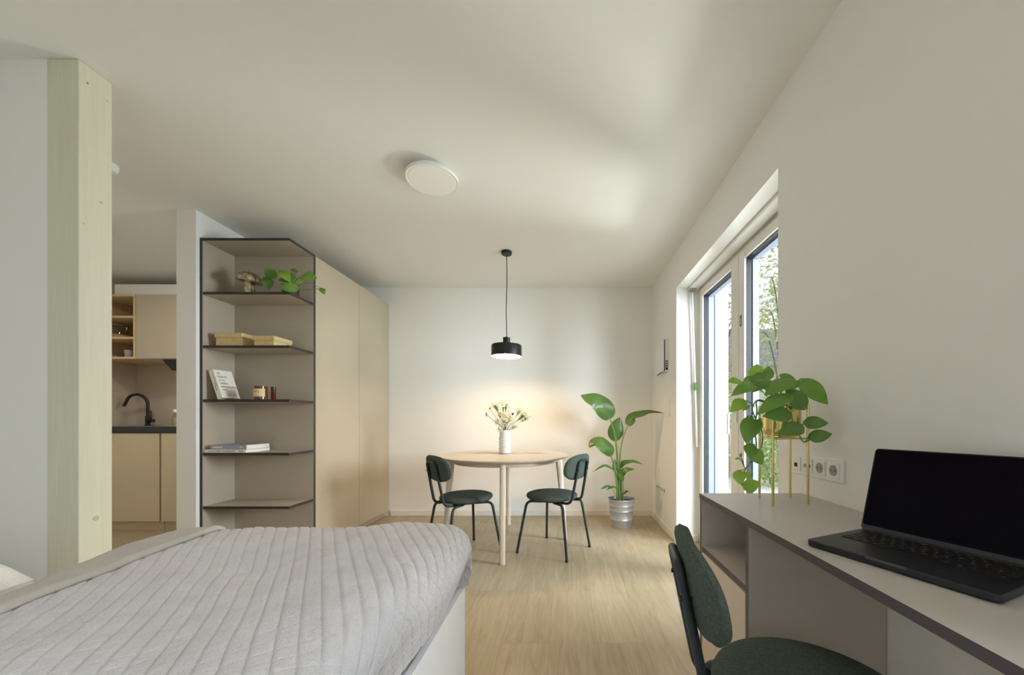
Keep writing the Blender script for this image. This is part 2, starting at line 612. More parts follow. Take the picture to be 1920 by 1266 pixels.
def leaf_shape(mb, pts, hw, nrm, fold=0.18, heart=True, n=12, k=3, wave=0.0, mi=0, peak=0.3):
    """a leaf blade: pts along the midrib from stalk to tip, hw half width, nrm towards the upper side"""
    mid = spline(pts, n)
    L = sum((mid[i + 1] - mid[i]).length for i in range(n))
    rows = []
    ph = random.random() * 6
    full = spline(pts, 48)
    for i in range(n + 1):
        t = (i / n) ** 1.6 if heart else i / n
        q = int(round(t * 48))
        p = full[q] if heart else mid[i]
        tan = (full[min(q + 2, 48)] - full[max(q - 2, 0)]).normalized()
        side = tan.cross(Vector(nrm))
        side = side.normalized() if side.length > 1e-5 else tan.orthogonal().normalized()
        nn = side.cross(tan).normalized()
        e = peak / (1 - peak)
        base = (t + 0.001) ** (1.0 * e) * (1 - t) ** 1.0 if heart else (t + 0.015) ** (0.9 * e) * (1 - t) ** 0.9
        mx = peak ** (1.0 * e) * (1 - peak) ** 1.0 if heart else peak ** (0.9 * e) * (1 - peak) ** 0.9
        w = hw * min(1.03, base / mx)
        row = []
        for j in range(-k, k + 1):
            s = j / k
            back = -0.13 * L * math.sin(math.pi * min(1, abs(s) * 0.8)) * max(0, 1 - t * 3.5) if heart else 0
            z = fold * abs(s) * w - 0.22 * w * s * s
            z += wave * w * math.sin(ph + t * 11 + (2 if s > 0 else 0)) * abs(s)
            row.append(p + side * (s * w) + nn * z + tan * back)
        rows.append(row)
    mb.grid(rows, mi)


# ------------------------------------------------------------------ the setting
H = 2.5
YB = 4.09
XR = 0.962
XW = 1.31            # outer face of the right wall
N0, N1, NH = 1.68, 3.2, 2.18      # niche of the balcony door
FRONT = -1.6

struct(MB().box((-4.9, FRONT - 0.2, -0.12), (XR + 0.2, YB + 0.2, 0)).build('floor', M['floor']), 'pale oak plank floor of the studio flat', 'floor')
struct(MB().box((-4.9, FRONT - 0.2, H), (XW, YB + 0.2, H + 0.15)).build('ceiling', M['ceil']), 'plain white ceiling over the whole studio flat', 'ceiling')
struct(MB().box((-4.9, YB, 0), (XW, YB + 0.2, H)).build('wall_back', M['wall']), 'white back wall behind the dining table', 'wall')
w = MB()
WY0, WY1, WZ0, WZ1 = -1.2, 0.1, 0.9, 2.2          # opening for the added window behind the camera
w.box((XR, FRONT - 0.2, 0), (XW, WY0, H))
w.box((XR, WY1, 0), (XW, N0, H))
w.box((XR, WY0, 0), (XW, WY1, WZ0))
w.box((XR, WY0, WZ1), (XW, WY1, H))
w.box((XR, N1, 0), (XW, YB, H))
w.box((XR, N0, NH), (XW, N1, H))
struct(w.build('wall_right', M['wall']), 'white wall with the balcony door niche, behind the desk', 'wall')
struct(MB().box((-2.75, FRONT - 0.12, 0), (XR, FRONT, H)).build('wall_front', M['wall']), 'white wall behind the camera', 'wall')
struct(MB().box((-2.75, FRONT, 0), (-2.6, 1.505, H)).build('wall_left', M['wall']), 'white wall at the head of the bed', 'wall')
struct(MB().box((-4.9, 1.505, 0), (-2.08, 1.612, H)).build('wall_bedside', M['wall']), 'white wall stub along the far side of the bed, left of the timber post', 'wall')
struct(MB().box((-4.9, 1.612, 0), (-4.68, YB, H)).build('wall_kitchen', M['wall']), 'white end wall of the kitchenette', 'wall')
struct(MB().box((-2.68, 2.58, 0), (-2.545, YB, H)).build('wall_partition', M['wall']), 'white partition wall between kitchenette and open shelf', 'wall')

bbh, bbt = 0.062, 0.014
struct(MB().box((-1.9, YB - bbt, 0), (XR - bbt, YB, bbh)).build('baseboard_back', M['trim'], bevel=0.003), 'white baseboard along the back wall', 'baseboard')
struct(MB().box((XR - bbt, N1, 0), (XR, YB, bbh)).build('baseboard_right', M['trim'], bevel=0.003), 'white baseboard under the wall sockets beside the potted plant', 'baseboard')
struct(MB().box((XR, N1 - bbt, 0), (1.14, N1, bbh)).build('baseboard_niche', M['trim'], bevel=0.003), 'short white baseboard inside the balcony door niche', 'baseboard')
struct(MB().box((1.06, N0 + 0.002, NH - 0.022), (1.142, N1 - 0.002, NH - 0.001)).build('trim_1', M['trim'], bevel=0.008), 'white roller shutter cover strip above the balcony door', 'trim')

# timber post
pr = thing('timber_post', 'pale whitewashed square timber post rising beside the bed', 'post', (-2.016, 1.556, 0))
pm = MB().box((-2.08, 1.5, 0.0), (-1.952, 1.613, H - 0.001)).build('post_shaft', M['post'], pr, bevel=0.004, world=True)
for (px, py, r) in ((164, 156, 0.004), (157, 419, 0.004), (201, 189, 0.004), (180, 972, 0.012), (190, 380, 0.006)):
    a = Matrix.Rotation(math.pi / 2, 3, 'Y')
    d = F * -1.952 / (px - VX)
    q = P(px, py, d)
    MB().lathe([(r, 0), (r * 0.8, 0.0015)], (q.x - 0.0005, q.y, q.z), 12, axis=a).build('wood_knot', M['knot' if py == 156 else 'knotpale'], pm, world=True)
pr2 = None

# ------------------------------------------------------------------ balcony door
win = struct(bpy.data.objects.new('door_1', None), 'white glazed double balcony door in the wall niche beside the desk', 'balcony door')
COL.objects.link(win)
win.location = (1.143, 2.44, 0)
X0, X1 = 1.143, 1.225
f = MB()
f.box((X0 + 0.012, N0, 0), (X1, N0 + 0.05, NH))
f.box((X0 + 0.012, N1 - 0.05, 0), (X1, N1, NH))
f.box((X0 + 0.012, N0 + 0.05, NH - 0.05), (X1, N1 - 0.05, NH))
f.box((X0 + 0.012, N0 + 0.05, 0), (X1, N1 - 0.05, 0.03))
f.build('outer_frame', M['pvc'], win, world=True, bevel=0.003)


def sash(y0, y1, g0, g1):
    """leaf from y0 to y1 with its glass from g0 to g1"""
    z0, z1, gz0, gz1 = 0.03, NH - 0.04, 0.12, 2.08
    s = MB()
    s.box((X0, y0, z0), (X1 - 0.01, g0, z1))
    s.box((X0, g1, z0), (X1 - 0.01, y1, z1))
    s.box((X0, g0, gz1), (X1 - 0.01, g1, z1))
    s.box((X0, g0, z0), (X1 - 0.01, g1, gz0))
    so = s.build('door_sash', M['pvc'], win, world=True, bevel=0.004)
    g = MB()
    t = 0.005
    gx0, gx1 = 1.158, 1.19
    for a, b in (((gx0, g0, gz0), (gx1, g0 + t, gz1)), ((gx0, g1 - t, gz0), (gx1, g1, gz1)), ((gx0, g0 + t, gz1 - t), (gx1, g1 - t, gz1)), ((gx0, g0 + t, gz0), (gx1, g1 - t, gz0 + t))):
        g.box(a, b)
    g.build('gasket', M['gasket'], so, world=True)
    al = MB()
    t2 = 0.016
    for a, b in (((gx1 + 0.001, g0, gz0), (X1 + 0.004, g0 + t2, gz1)), ((gx1 + 0.001, g1 - t2, gz0), (X1 + 0.004, g1, gz1)), ((gx1 + 0.001, g0 + t2, gz1 - t2), (X1 + 0.004, g1 - t2, gz1))):
        al.box(a, b)
    al.build('outer_glazing_bead', M['rail'], so, world=True)
    MB().box((1.168, g0 + t, gz0 + t), (1.174, g1 - t, gz1 - t)).build('glass_pane', M['glass'], so, world=True)
    return so


sl = sash(2.455, 3.155, 2.56, 3.095)
sr = sash(1.725, 2.45, 1.80, 2.372)
h = MB()
h.box((X0 - 0.012, 2.462, 1.03), (X0, 2.492, 1.12))
h.build('handle_plate', M['white'], sl, world=True, bevel=0.004)
h = MB().tube(rounded([(X0 - 0.01, 2.477, 1.09), (X0 - 0.055, 2.477, 1.09), (X0 - 0.055, 2.477, 0.955)], 0.015), 0.0095, 10)
h.build('door_handle', M['white'], sl, smooth=True, world=True)
MB().box((X0 - 0.0015, 2.405, 1.655), (X0, 2.432, 1.725)).build('green_sticker', M['green'], sr, world=True)
st = MB().box((X0 - 0.0022, 2.414, 1.67), (X0 - 0.001, 2.418, 1.705)).box((X0 - 0.0022, 2.418, 1.67), (X0 - 0.001, 2.426, 1.674))
st.build('white_mark', M['white'], sr, world=True)

# second window, added unseen behind the camera to let in fill light
w2 = struct(bpy.data.objects.new('added_window_2', None), 'added unseen white framed window above the near end of the desk', 'window')
COL.objects.link(w2)
w2.location = (1.2, -0.85, WZ0)
f = MB()
wx0, wx1 = 1.18, 1.25
for a, b in (((wx0, WY0, WZ0), (wx1, WY0 + 0.07, WZ1)), ((wx0, WY1 - 0.07, WZ0), (wx1, WY1, WZ1)), ((wx0, WY0 + 0.07, WZ0), (wx1, WY1 - 0.07, WZ0 + 0.07)), ((wx0, WY0 + 0.07, WZ1 - 0.07), (wx1, WY1 - 0.07, WZ1))):
    f.box(a, b)
f.build('window_frame', M['pvc'], w2, world=True, bevel=0.003)
MB().box((1.21, WY0 + 0.07, WZ0 + 0.07), (1.216, WY1 - 0.07, WZ1 - 0.07)).build('glass_pane', M['glass'], w2, world=True)

# outside jamb, guide rail
MB().box((1.246, 3.160, 0), (1.268, 3.198, NH)).box((1.276, 3.160, 0), (1.306, 3.198, NH)).build('guide_rail', M['rail'], win, world=True, bevel=0.002)
MB().box((1.268, 3.186, 0), (1.276, 3.1985, NH)).build('rail_slot', M['gasket'], win, world=True)

# crank rod of the shutter
cr = thing('crank_rod', 'slim white shutter crank rod with green ring hanging in the door niche', 'crank rod', P(1303, 700, 3.17))
top, bot = P(1298, 548, 3.16), P(1307, 838, 3.16)
MB().tube([top, top.lerp(bot, 0.5), bot], 0.0075, 8).build('rod', M['white'], cr, smooth=True, world=True)
MB().tube([top + Vector((0.01, 0, 0.03)), top], 0.009, 8).build('rod_joint', M['grey'], cr, smooth=True, world=True)
c0 = top.lerp(bot, 0.585)
c1 = top.lerp(bot, 0.635)
MB().tube([c0, c1], 0.012, 10).build('green_ring', M['green'], cr, smooth=True, world=True)
MB().tube([top.lerp(bot, 0.8), bot], 0.0095, 8).build('rod_grip', M['white'], cr, smooth=True, world=True)
MB().box((top.x - 0.02, 3.14, NH - 0.04), (top.x + 0.03, 3.18, NH - 0.0225)).build('rod_bracket', M['grey'], cr, world=True)

# ------------------------------------------------------------------ wardrobe and open shelf
XF = -1.92
wd = thing('wardrobe', 'tall taupe wardrobe with two flush doors standing against the partition wall', 'wardrobe', (-2.2, 3.48, 0))
MB().box((-2.54, 2.882, 0.055), (XF - 0.021, YB - 0.003, 2.315)).build('carcass', M['taupe'], wd, world=True)
MB().box((-2.5, 2.9, 0), (XF - 0.045, YB - 0.003, 0.055)).build('plinth', M['taupe2'], wd, world=True)
for (a, b) in ((2.884, 3.4935), (3.4975, YB - 0.004)):
    MB().box((XF - 0.019, a, 0.06), (XF, b, 2.313)).build('door', M['taupe'], wd, world=True, bevel=0.0012)

sh = thing('open_shelf', 'tall open taupe shelf with black edged boards at the wardrobe end', 'shelf', (-2.23, 2.74, 0))
mats = [M['taupe2'], M['edge']]
SX0, SX1, SY0, SY1, T = -2.543, XF, 2.605, 2.878, 0.019
MB().box((SX0, SY0, 0), (SX0 + T, SY1 - T, 2.318 - T), sides={'-y': 1}).build('side_panel', mats, sh, world=True)
MB().box((SX0, SY1 - T, 0), (SX1, SY1, 2.318 - T), sides={'+x': 1}).build('back_panel', mats, sh, world=True)
SHELVES = [1.933, 1.559, 1.182, 0.809, 0.4345, 0.07]
for z in SHELVES:
    MB().box((SX0 + T, SY0 + 0.002, z - T / 2), (SX1 - 0.002, SY1 - T, z + T / 2), sides={'-y': 1, '+x': 1}).build('shelf_board', mats, sh, world=True)
MB().box((SX0, SY0, 2.318 - T), (SX1, SY1, 2.318), sides={'-y': 1, '+x': 1}).build('top_board', mats, sh, world=True)


def shelf_top(i):
    return SHELVES[i] + T / 2


# mushroom
mu = thing('mushroom_ornament', 'aged silver mushroom ornament on the top compartment of the shelf', 'ornament', (-2.275, 2.70, shelf_top(0)))
MB().lathe([(0.037, 0), (0.035, 0.01), (0.031, 0.06), (0.03, 0.118)], n=28).build('mushroom_stalk', M['silver'], mu, smooth=True)
A = Matrix.Rotation(math.radians(10), 3, 'Y')
MB().lathe([(0.025, 0.108), (0.056, 0.100), (0.074, 0.103), (0.079, 0.110), (0.077, 0.124), (0.066, 0.147), (0.047, 0.163), (0.024, 0.172), (0.004, 0.175)], (-0.02, 0, 0.0), 36, axis=A).build('mushroom_cap', M['silver'], mu, smooth=True)


# baskets
def basket(label, x0, x1, y0, y1, hh, lid):
    t = thing('lidded_basket', label, 'basket', ((x0 + x1) / 2, (y0 + y1) / 2, shelf_top(1)), group='woven baskets on the shelf')
    hx, hy = (x1 - x0) / 2, (y1 - y0) / 2
    MB().box((-hx + 0.006, -hy + 0.006, 0), (hx - 0.006, hy - 0.006, hh - 0.004)).build('basket_body', M['wicker'], t, bevel=0.006, seg=3)
    MB().box((-hx, -hy, hh - lid), (hx, hy, hh)).build('basket_lid', M['wicker'], t, bevel=0.008, seg=3)
    return t


basket('larger lidded woven basket beside the side panel of the shelf', -2.474, -2.272, 2.635, 2.78, 0.096, 0.036)
basket('smaller lidded woven basket on the shelf, beside the larger basket', -2.190, -2.035, 2.62, 2.80, 0.072, 0.034)

# leaning book
bk = thing('paperback_book', 'white paperback book leaning upright against the shelf side panel', 'book', (-2.437, 2.625, shelf_top(2)))
bk.rotation_euler = (0, math.radians(-19), math.radians(-3))
BW, BH, BT = 0.138, 0.212, 0.036
bk.location.z += 0.0005
cov = MB()
cov.box((BT - 0.002, 0, 0), (BT, BW, BH)).box((0, 0, 0), (0.002, BW, BH)).box((0.002, 0, 0), (BT - 0.002, 0.002, BH))
cov.build('book_cover', M['bookwhite'], bk)
MB().box((0.002, 0.002, 0.003), (BT - 0.002, BW - 0.003, BH - 0.003)).build('book_pages', M['paper'], bk)
tx = MB()
for s, size, y, z in (('101', 0.021, 0.014, 0.180), ('ESSAYS', 0.022, 0.014, 0.152), ('die dein', 0.015, 0.016, 0.131), ('LEBEN', 0.022, 0.014, 0.104), ('VERÄNDERN', 0.0205, 0.014, 0.078), ('werden', 0.013, 0.018, 0.060)):
    tx.mesh(text_mesh(s, size), frame((BT + 0.0003, y, z), (0, 1, 0), (0, 0, 1)))
MB().mesh(text_mesh('BRIANNA WIEST', 0.0095), frame((BT + 0.0003, 0.046, 0.022), (0, 1, 0), (0, 0, 1))).build('author_lettering', M['ink'], bk)
tx.build('cover_lettering', M['ink'], bk)
tx = MB()
for s, size, z, x in (('101 ESSAYS', 0.012, 0.12, 0.010), ('die dein LEBEN VERÄNDERN', 0.008, 0.19, 0.022)):
    tx.mesh(text_mesh(s, size), frame((x, -0.0003, z), (0, 0, -1), (1, 0, 0)))
tx.build('spine_lettering', M['ink'], bk)

# candle and small jar
cd = thing('candle_jar', 'amber glass candle jar with cream paper label on the shelf', 'candle', (-2.168, 2.665, shelf_top(2)))
MB().lathe([(0.036, 0), (0.041, 0.004), (0.041, 0.092), (0.041, 0.096), (0.037, 0.096), (0.037, 0.07)], n=32).build('jar_glass', M['amber'], cd, smooth=True)
MB().lathe([(0.036, 0.066), (0.036, 0.071)], n=24).build('wax', M['wax'], cd)
lb = MB()
rows = []
for z in (0.022, 0.076):
    rows.append([Vector((0.0418 * math.cos(a), 0.0418 * math.sin(a), z)) for a in [math.radians(-165 + i * 150 / 16) for i in range(17)]])
lb.grid(rows)
lo = lb.build('paper_label', M['label'], cd, smooth=True)
tx = MB()


def on_label(s, size, z, shift):
    me = text_mesh(s, size, 'CENTER')
    vs = []
    for v in me.vertices:
        a = math.radians(-82) + (v.co.x + shift) / 0.042
        r = 0.0421 + v.co.z
        vs.append(Vector((r * math.cos(a), r * math.sin(a), z + v.co.y)))
    tx.add(vs, [tuple(p.vertices) for p in me.polygons])


on_label('N°2', 0.018, 0.050, 0)
on_label('- - - - - -', 0.009, 0.038, 0)
on_label('- - - - - - - -', 0.009, 0.028, 0)
tx.build('label_lettering', M['ink'], lo)
sj = thing('amber_bottle', 'slim amber glass bottle standing behind the candle jar', 'bottle', (-2.158, 2.77, shelf_top(2)))
MB().lathe([(0.014, 0), (0.016, 0.003), (0.016, 0.078), (0.0165, 0.08)], n=20).build('bottle_glass', M['amber'], sj, smooth=True)
MB().lathe([(0.0168, 0.08), (0.0168, 0.1)], n=20).build('bottle_cap', M['darkpot'], sj, smooth=True)


# flat books
def flat_book(label, x0, x1, y0, y1, z0, th, cover, rot, ink):
    t = thing('hardcover_book', label, 'book', ((x0 + x1) / 2, (y0 + y1) / 2, z0), rot, 'books lying flat on the shelf')
    hx, hy = (x1 - x0) / 2, (y1 - y0) / 2
    c = MB()
    c.box((-hx, -hy, 0), (hx, hy, 0.0025)).box((-hx, -hy, th - 0.0025), (hx, hy, th)).box((-hx, -hy, 0.0025), (hx, -hy + 0.003, th - 0.0025))
    c.build('book_cover', cover, t)
    MB().box((-hx + 0.003, -hy + 0.003, 0.0025), (hx - 0.003, hy - 0.003, th - 0.0025)).build('book_pages', M['paper'], t)
    for (a, b, zc, zh) in ink[1]:
        l = MB()
        x = a
        while x < b:                                   # unreadable line of spine lettering
            wd_ = zh * random.uniform(0.5, 0.9)
            l.box((-hx + x, -hy - 0.0003, zc - zh / 2), (-hx + min(b, x + wd_), -hy + 0.0002, zc + zh / 2 * random.choice((1, 1, 0.6))))
            x += wd_ + zh * 0.25
        l.build('spine_lettering', ink[0], t)
    return t


z = shelf_top(3)
flat_book('thin white book lying at the bottom of the two flat books', -2.517, -2.228, 2.612, 2.83, z, 0.020, M['bookwhite'], 0, (M['ink'], [(0.025, 0.062, 0.0105, 0.005), (0.068, 0.12, 0.0105, 0.006), (0.125, 0.21, 0.0105, 0.006), (0.238, 0.27, 0.0105, 0.006)]))
flat_book('blue-grey hardcover book lying on the thin white book', -2.478, -2.226, 2.614, 2.825, z + 0.0203, 0.034, M['bookblue'], 0, (M['inkpale'], [(0.018, 0.085, 0.017, 0.013), (0.205, 0.225, 0.018, 0.009)]))


# ------------------------------------------------------------------ leaves given by pixel
def zpx(ox, oy, s):
    return lambda q: (ox + q[0] / s, oy + q[1] / s)


def plant_leaf(parent, to, base, tip, w, d, dt, m, stem_from=None, up=0.55, droop=0.12, name='leaf', peak=0.34, hue=None, stem_r=0.0016, stem_m=None):
    """leaf between the pixels base and tip, w pixels wide, at distances d (stalk) and dt (tip)"""
    b, t = to(base), to(tip)
    B, E = P(b[0], b[1], d), P(t[0], t[1], dt)
    mid = B.lerp(E, 0.5)
    L = (E - B).length
    cam_dir = (Vector((0, 0, CZ)) - mid).normalized()
    n = (cam_dir * (1 - up) + Vector((random.uniform(-.25, .25), 0, 1)) * up).normalized()
    ax = (E - B).normalized()
    n = (n - ax * n.dot(ax)).normalized()
    mid = mid + n * (droop * L)
    fac = max(0.5, abs(n.dot(cam_dir)))
    hw = 0.5 * w[0] / w[1] * d / F / (0.45 + 0.55 * fac)
    mb = MB()
    leaf_shape(mb, [B, mid, E], hw, n, peak=peak)
    o = mb.build(name, m, parent, smooth='all', world=True)
    if stem_from is not None:
        s = Vector(stem_from)
        k = s.lerp(B, 0.55) + Vector((0, 0, 0.25 * (B - s).length * 0.5))
        MB().tube(spline([s, k, B], 8), stem_r, 6).build('petiole', stem_m or M['stem'], o, smooth=True, world=True)
    return o


# pothos on the shelf
zc = zpx(430, 480, 7.03)
pt = thing('pothos_plant', 'small trailing pothos in a dark pot on the top compartment of the shelf', 'plant', (-1.997, 2.725, shelf_top(0)))
px = MB()
px.lathe([(0.036, 0), (0.05, 0.003), (0.054, 0.075), (0.054, 0.085), (0.048, 0.085), (0.046, 0.07)], n=28)
px.build('plant_pot', M['darkpot'], pt, smooth=True)
MB().lathe([(0.045, 0.064), (0.046, 0.07)], n=20).build('soil', M['soil'], pt)
src = Vector((-1.99, 2.72, shelf_top(0) + 0.075))
for (b, t, w_, d, dt, m) in (
        ((590, 200), (478, 288), 140, 2.69, 2.66, 'leafdark'), ((505, 292), (515, 455), 118, 2.68, 2.65, 'leafdark'),
        ((675, 200), (800, 345), 110, 2.66, 2.64, 'leaflight'), ((895, 425), (640, 415), 125, 2.66, 2.63, 'leaf'),
        ((828, 235), (820, 358), 62, 2.68, 2.66, 'leaf'), ((890, 212), (802, 178), 42, 2.72, 2.74, 'leafdark'),
        ((955, 275), (1158, 300), 125, 2.68, 2.64, 'leaf'), ((1215, 428), (1252, 512), 66, 2.64, 2.63, 'leafdark'),
        ((675, 300), (800, 355), 75, 2.71, 2.69, 'leafdark'), ((935, 290), (950, 390), 42, 2.71, 2.70, 'leaf')):
    plant_leaf(pt, zc, b, t, (w_, 7.03), d, dt, M[m], src, up=0.3, stem_r=0.0018)
vine = [src, P(*zc((862, 285)), 2.70), P(*zc((905, 330)), 2.68), P(*zc((925, 420)), 2.67), P(*zc((972, 445)), 2.66), P(*zc((1100, 440)), 2.65), P(*zc((1215, 428)), 2.64)]
MB().tube(spline(vine, 22), 0.0024, 6).build('vine', M['stem'], pt, smooth=True, world=True)

# ------------------------------------------------------------------ kitchenette
KX0 = -4.68
KF = 3.50


def base_unit(label, x0, x1):
    t = thing('base_cabinet', label, 'kitchen cabinet', ((x0 + x1) / 2, 3.8, 0), group='base cabinets of the kitchenette')
    MB().box((x0, KF + 0.022, 0.095), (x1, YB - 0.003, 0.929)).build('carcass', M['dark'], t, world=True)
    MB().box((x0 + 0.005, KF, 0.095), (x1 - 0.005, KF + 0.02, 0.924)).build('door', M['tan'], t, world=True, bevel=0.001)
    MB().box((x0, KF + 0.04, 0), (x1, KF + 0.06, 0.095)).build('plinth', M['tan'], t, world=True)
    return t


base_unit('wide tan base cabinet under the black kitchen tap', KX0 + 0.003, -3.792)
base_unit('tan base cabinet next to the sink unit, mostly hidden by the partition wall', -3.785, -2.70)
ct = thing('kitchen_worktop', 'black kitchen worktop with inset sink on the tan base cabinets', 'worktop', (-3.7, 3.8, 0.93))
MB().box((KX0 + 0.003, KF - 0.01, 0.93), (-2.69, YB - 0.022, 0.985)).build('worktop_slab', M['blackstone'], ct, world=True, bevel=0.002)
s = MB()
for a, b in (((-4.62, 3.56, 0.985), (-3.84, 3.585, 0.991)), ((-4.62, 3.965, 0.985), (-3.84, 3.99, 0.991)), ((-4.62, 3.585, 0.985), (-4.595, 3.965, 0.991)), ((-3.865, 3.585, 0.985), (-3.84, 3.965, 0.991))):
    s.box(a, b)
s.build('sink_rim', M['steel'], ct, world=True, bevel=0.002)
struct(MB().box((KX0, YB - 0.02, 0.93), (-2.7, YB, 1.648)).box((KX0, KF, 0.985), (KX0 + 0.015, YB - 0.02, 1.648)).build('trim_2', M['splash']), 'taupe splashback panel behind the kitchen tap', 'splashback')

tp = thing('kitchen_tap', 'matt black swan-neck kitchen tap on the worktop', 'tap', (P(281, 795, 3.95).x, 3.93, 0.985))
MB().lathe([(0.026, 0), (0.026, 0.012), (0.02, 0.014), (0.02, 0.10), (0.018, 0.105)], n=20).build('tap_body', M['black'], tp, smooth=True)
pts = [(0, 0, 0.1), (0, 0, 0.24)] + [(-0.095 + 0.095 * math.cos(a), -0.03 * math.sin(a / 2), 0.24 + 0.09 * math.sin(a)) for a in [math.pi * i / 14 for i in range(1, 14)]] + [(-0.205, -0.04, 0.205)]
MB().tube(pts, 0.0135, 10).build('tap_spout', M['black'], tp, smooth=True)
MB().tube([(0, 0, 0.055), (0.07, -0.01, 0.055)], 0.018, 12).build('tap_valve', M['black'], tp, smooth=True)
MB().tube([(0.05, -0.01, 0.06), (0.045, -0.012, 0.16)], 0.006, 8).build('tap_lever', M['black'], tp, smooth=True)

q = P(328.5, 795, 3.80)
sb = thing('storage_bottle', 'small clear glass bottle with yellow contents on the kitchen worktop', 'bottle', (q.x, q.y, 0.9855))
MB().lathe([(0.024, 0), (0.026, 0.004), (0.026, 0.09), (0.017, 0.115), (0.014, 0.14)], n=20).build('bottle_glass', M['jar'], sb, smooth=True)
MB().lathe([(0.0235, 0.002), (0.0235, 0.085)], n=20).build('bottle_contents', M['oats'], sb, smooth=True)
MB().lathe([(0.016, 0.14), (0.017, 0.145), (0.017, 0.165), (0.012, 0.168)], n=16).build('bottle_cap', M['white'], sb, smooth=True)

# wall units
UF, UZ0, UZ1 = 3.66, 1.648, 2.28
op = thing('open_wall_cabinet', 'open oak wall cabinet with two shelves above the kitchen tap', 'kitchen cabinet', (-4.45, 3.87, UZ0))
ox0, ox1, t_ = KX0 + 0.003, -4.206, 0.02
MB().box((ox1 - t_, UF, UZ0), (ox1, YB - 0.003, UZ1)).build('side_panel', M['oak'], op, world=True)
MB().box((ox0, UF, UZ0), (ox0 + t_, YB - 0.003, UZ1)).build('side_panel', M['oak'], op, world=True)
MB().box((ox0 + t_, YB - 0.012, UZ0), (ox1 - t_, YB - 0.003, UZ1)).build('back_panel', M['oak'], op, world=True)
OZ = [UZ0, 1.864, 2.07]
for z in (UZ0, 1.844, 2.05, UZ1 - t_):
    MB().box((ox0 + t_, UF + 0.001, z), (ox1 - t_, YB - 0.012, z + t_)).build('shelf_board', M['oak'], op, world=True)

cw = thing('wall_cabinet', 'grey-taupe wall cabinet with one flush door above the worktop', 'kitchen cabinet', (-3.9, 3.87, UZ0))
MB().box((-4.203, UF + 0.022, UZ0), (-3.45, YB - 0.003, UZ1)).build('carcass', M['cream'], cw, world=True)
MB().box((-4.201, UF, UZ0 + 0.003), (-3.452, UF + 0.02, UZ1)).build('door', M['taupe'], cw, world=True, bevel=0.001)
struct(MB().box((KX0 + 0.2, UF + 0.06, UZ1), (-2.7, YB, 2.40)).build('trim_3', M['wall']), 'white filler panel above the kitchen wall cabinets', 'trim')
hd = thing('extractor_hood', 'black angled extractor hood under the wall cabinet edge', 'hood', (-3.7, 3.85, 1.6))
hb = MB()
hb.add([(-3.985, 3.70, 1.645), (-3.47, 3.70, 1.645), (-3.47, 4.04, 1.645), (-3.985, 4.04, 1.645), (-3.93, 3.74, 1.545), (-3.47, 3.74, 1.545), (-3.47, 4.02, 1.545), (-3.93, 4.02, 1.545)],
       [(0, 1, 2, 3), (7, 6, 5, 4), (0, 4, 5, 1), (1, 5, 6, 2), (2, 6, 7, 3), (3, 7, 4, 0)])
hb.build('hood_body', M['black'], hd, world=True)
hl = bpy.data.lights.new('hood_light', 'AREA')
hl.size, hl.energy, hl.color = 0.2, 4.0, (1.0, 0.95, 0.88)
ho = bpy.data.objects.new('hood_light', hl)
COL.objects.link(ho)
ho.parent = hd
ho.location = (0.08, 0.03, -0.06)


def kitchen_item(name, label, cat, px, d, z):
    q = P(px, 788, d)
    return thing(name, label, cat, (q.x, d, z + 0.0005))


j = kitchen_item('storage_jar', 'clip-top glass jar of oats on the middle board of the oak cabinet', 'jar', 225.5, 3.80, OZ[1])
MB().lathe([(0.066, 0), (0.072, 0.006), (0.072, 0.10), (0.06, 0.125), (0.06, 0.14)], n=28).build('jar_glass', M['jar'], j, smooth=True)
MB().lathe([(0.067, 0.003), (0.067, 0.045)], n=24).build('jar_contents', M['oats'], j, smooth=True)
MB().lathe([(0.064, 0.14), (0.066, 0.145), (0.064, 0.152), (0.04, 0.158)], n=28).build('jar_lid', M['jar'], j, smooth=True)
MB().tube([(0.063 * math.cos(a), 0.063 * math.sin(a), 0.136) for a in [2 * math.pi * i / 24 for i in range(24)]], 0.0022, 6, closed=True).tube([(0.063, -0.01, 0.136), (0.08, -0.01, 0.12), (0.074, -0.01, 0.09)], 0.002, 6).build('jar_clip', M['steel'], j, smooth=True)
mg = kitchen_item('mug', 'grey glazed cup on the lowest board of the oak cabinet', 'mug', 241, 3.78, OZ[0] + t_)
MB().lathe([(0.024, 0), (0.026, 0.003), (0.032, 0.085), (0.029, 0.085), (0.024, 0.01)], n=24).build('cup_body', M['mug'], mg, smooth=True)
bw = kitchen_item('bowl', 'wire handled bowl beside the grey cup in the oak cabinet', 'bowl', 206, 3.82, OZ[0] + t_)
MB().lathe([(0.03, 0), (0.05, 0.02), (0.058, 0.045), (0.055, 0.045), (0.045, 0.02), (0.02, 0.006)], n=24).build('bowl_body', M['mug'], bw, smooth=True)
MB().tube([(0.05 + 0.018 * math.sin(a), 0, 0.045 - 0.02 + 0.02 * math.cos(a)) for a in [math.pi * i / 8 for i in range(9)]], 0.003, 6).build('bowl_handle', M['steel'], bw, smooth=True)
pl = kitchen_item('plate', 'pale teal plate on the upper board of the oak cabinet', 'plate', 222, 3.82, OZ[2])
MB().lathe([(0.06, 0), (0.085, 0.005), (0.105, 0.016), (0.1, 0.017), (0.07, 0.006)], n=32).build('plate_body', M['teal'], pl, smooth=True)

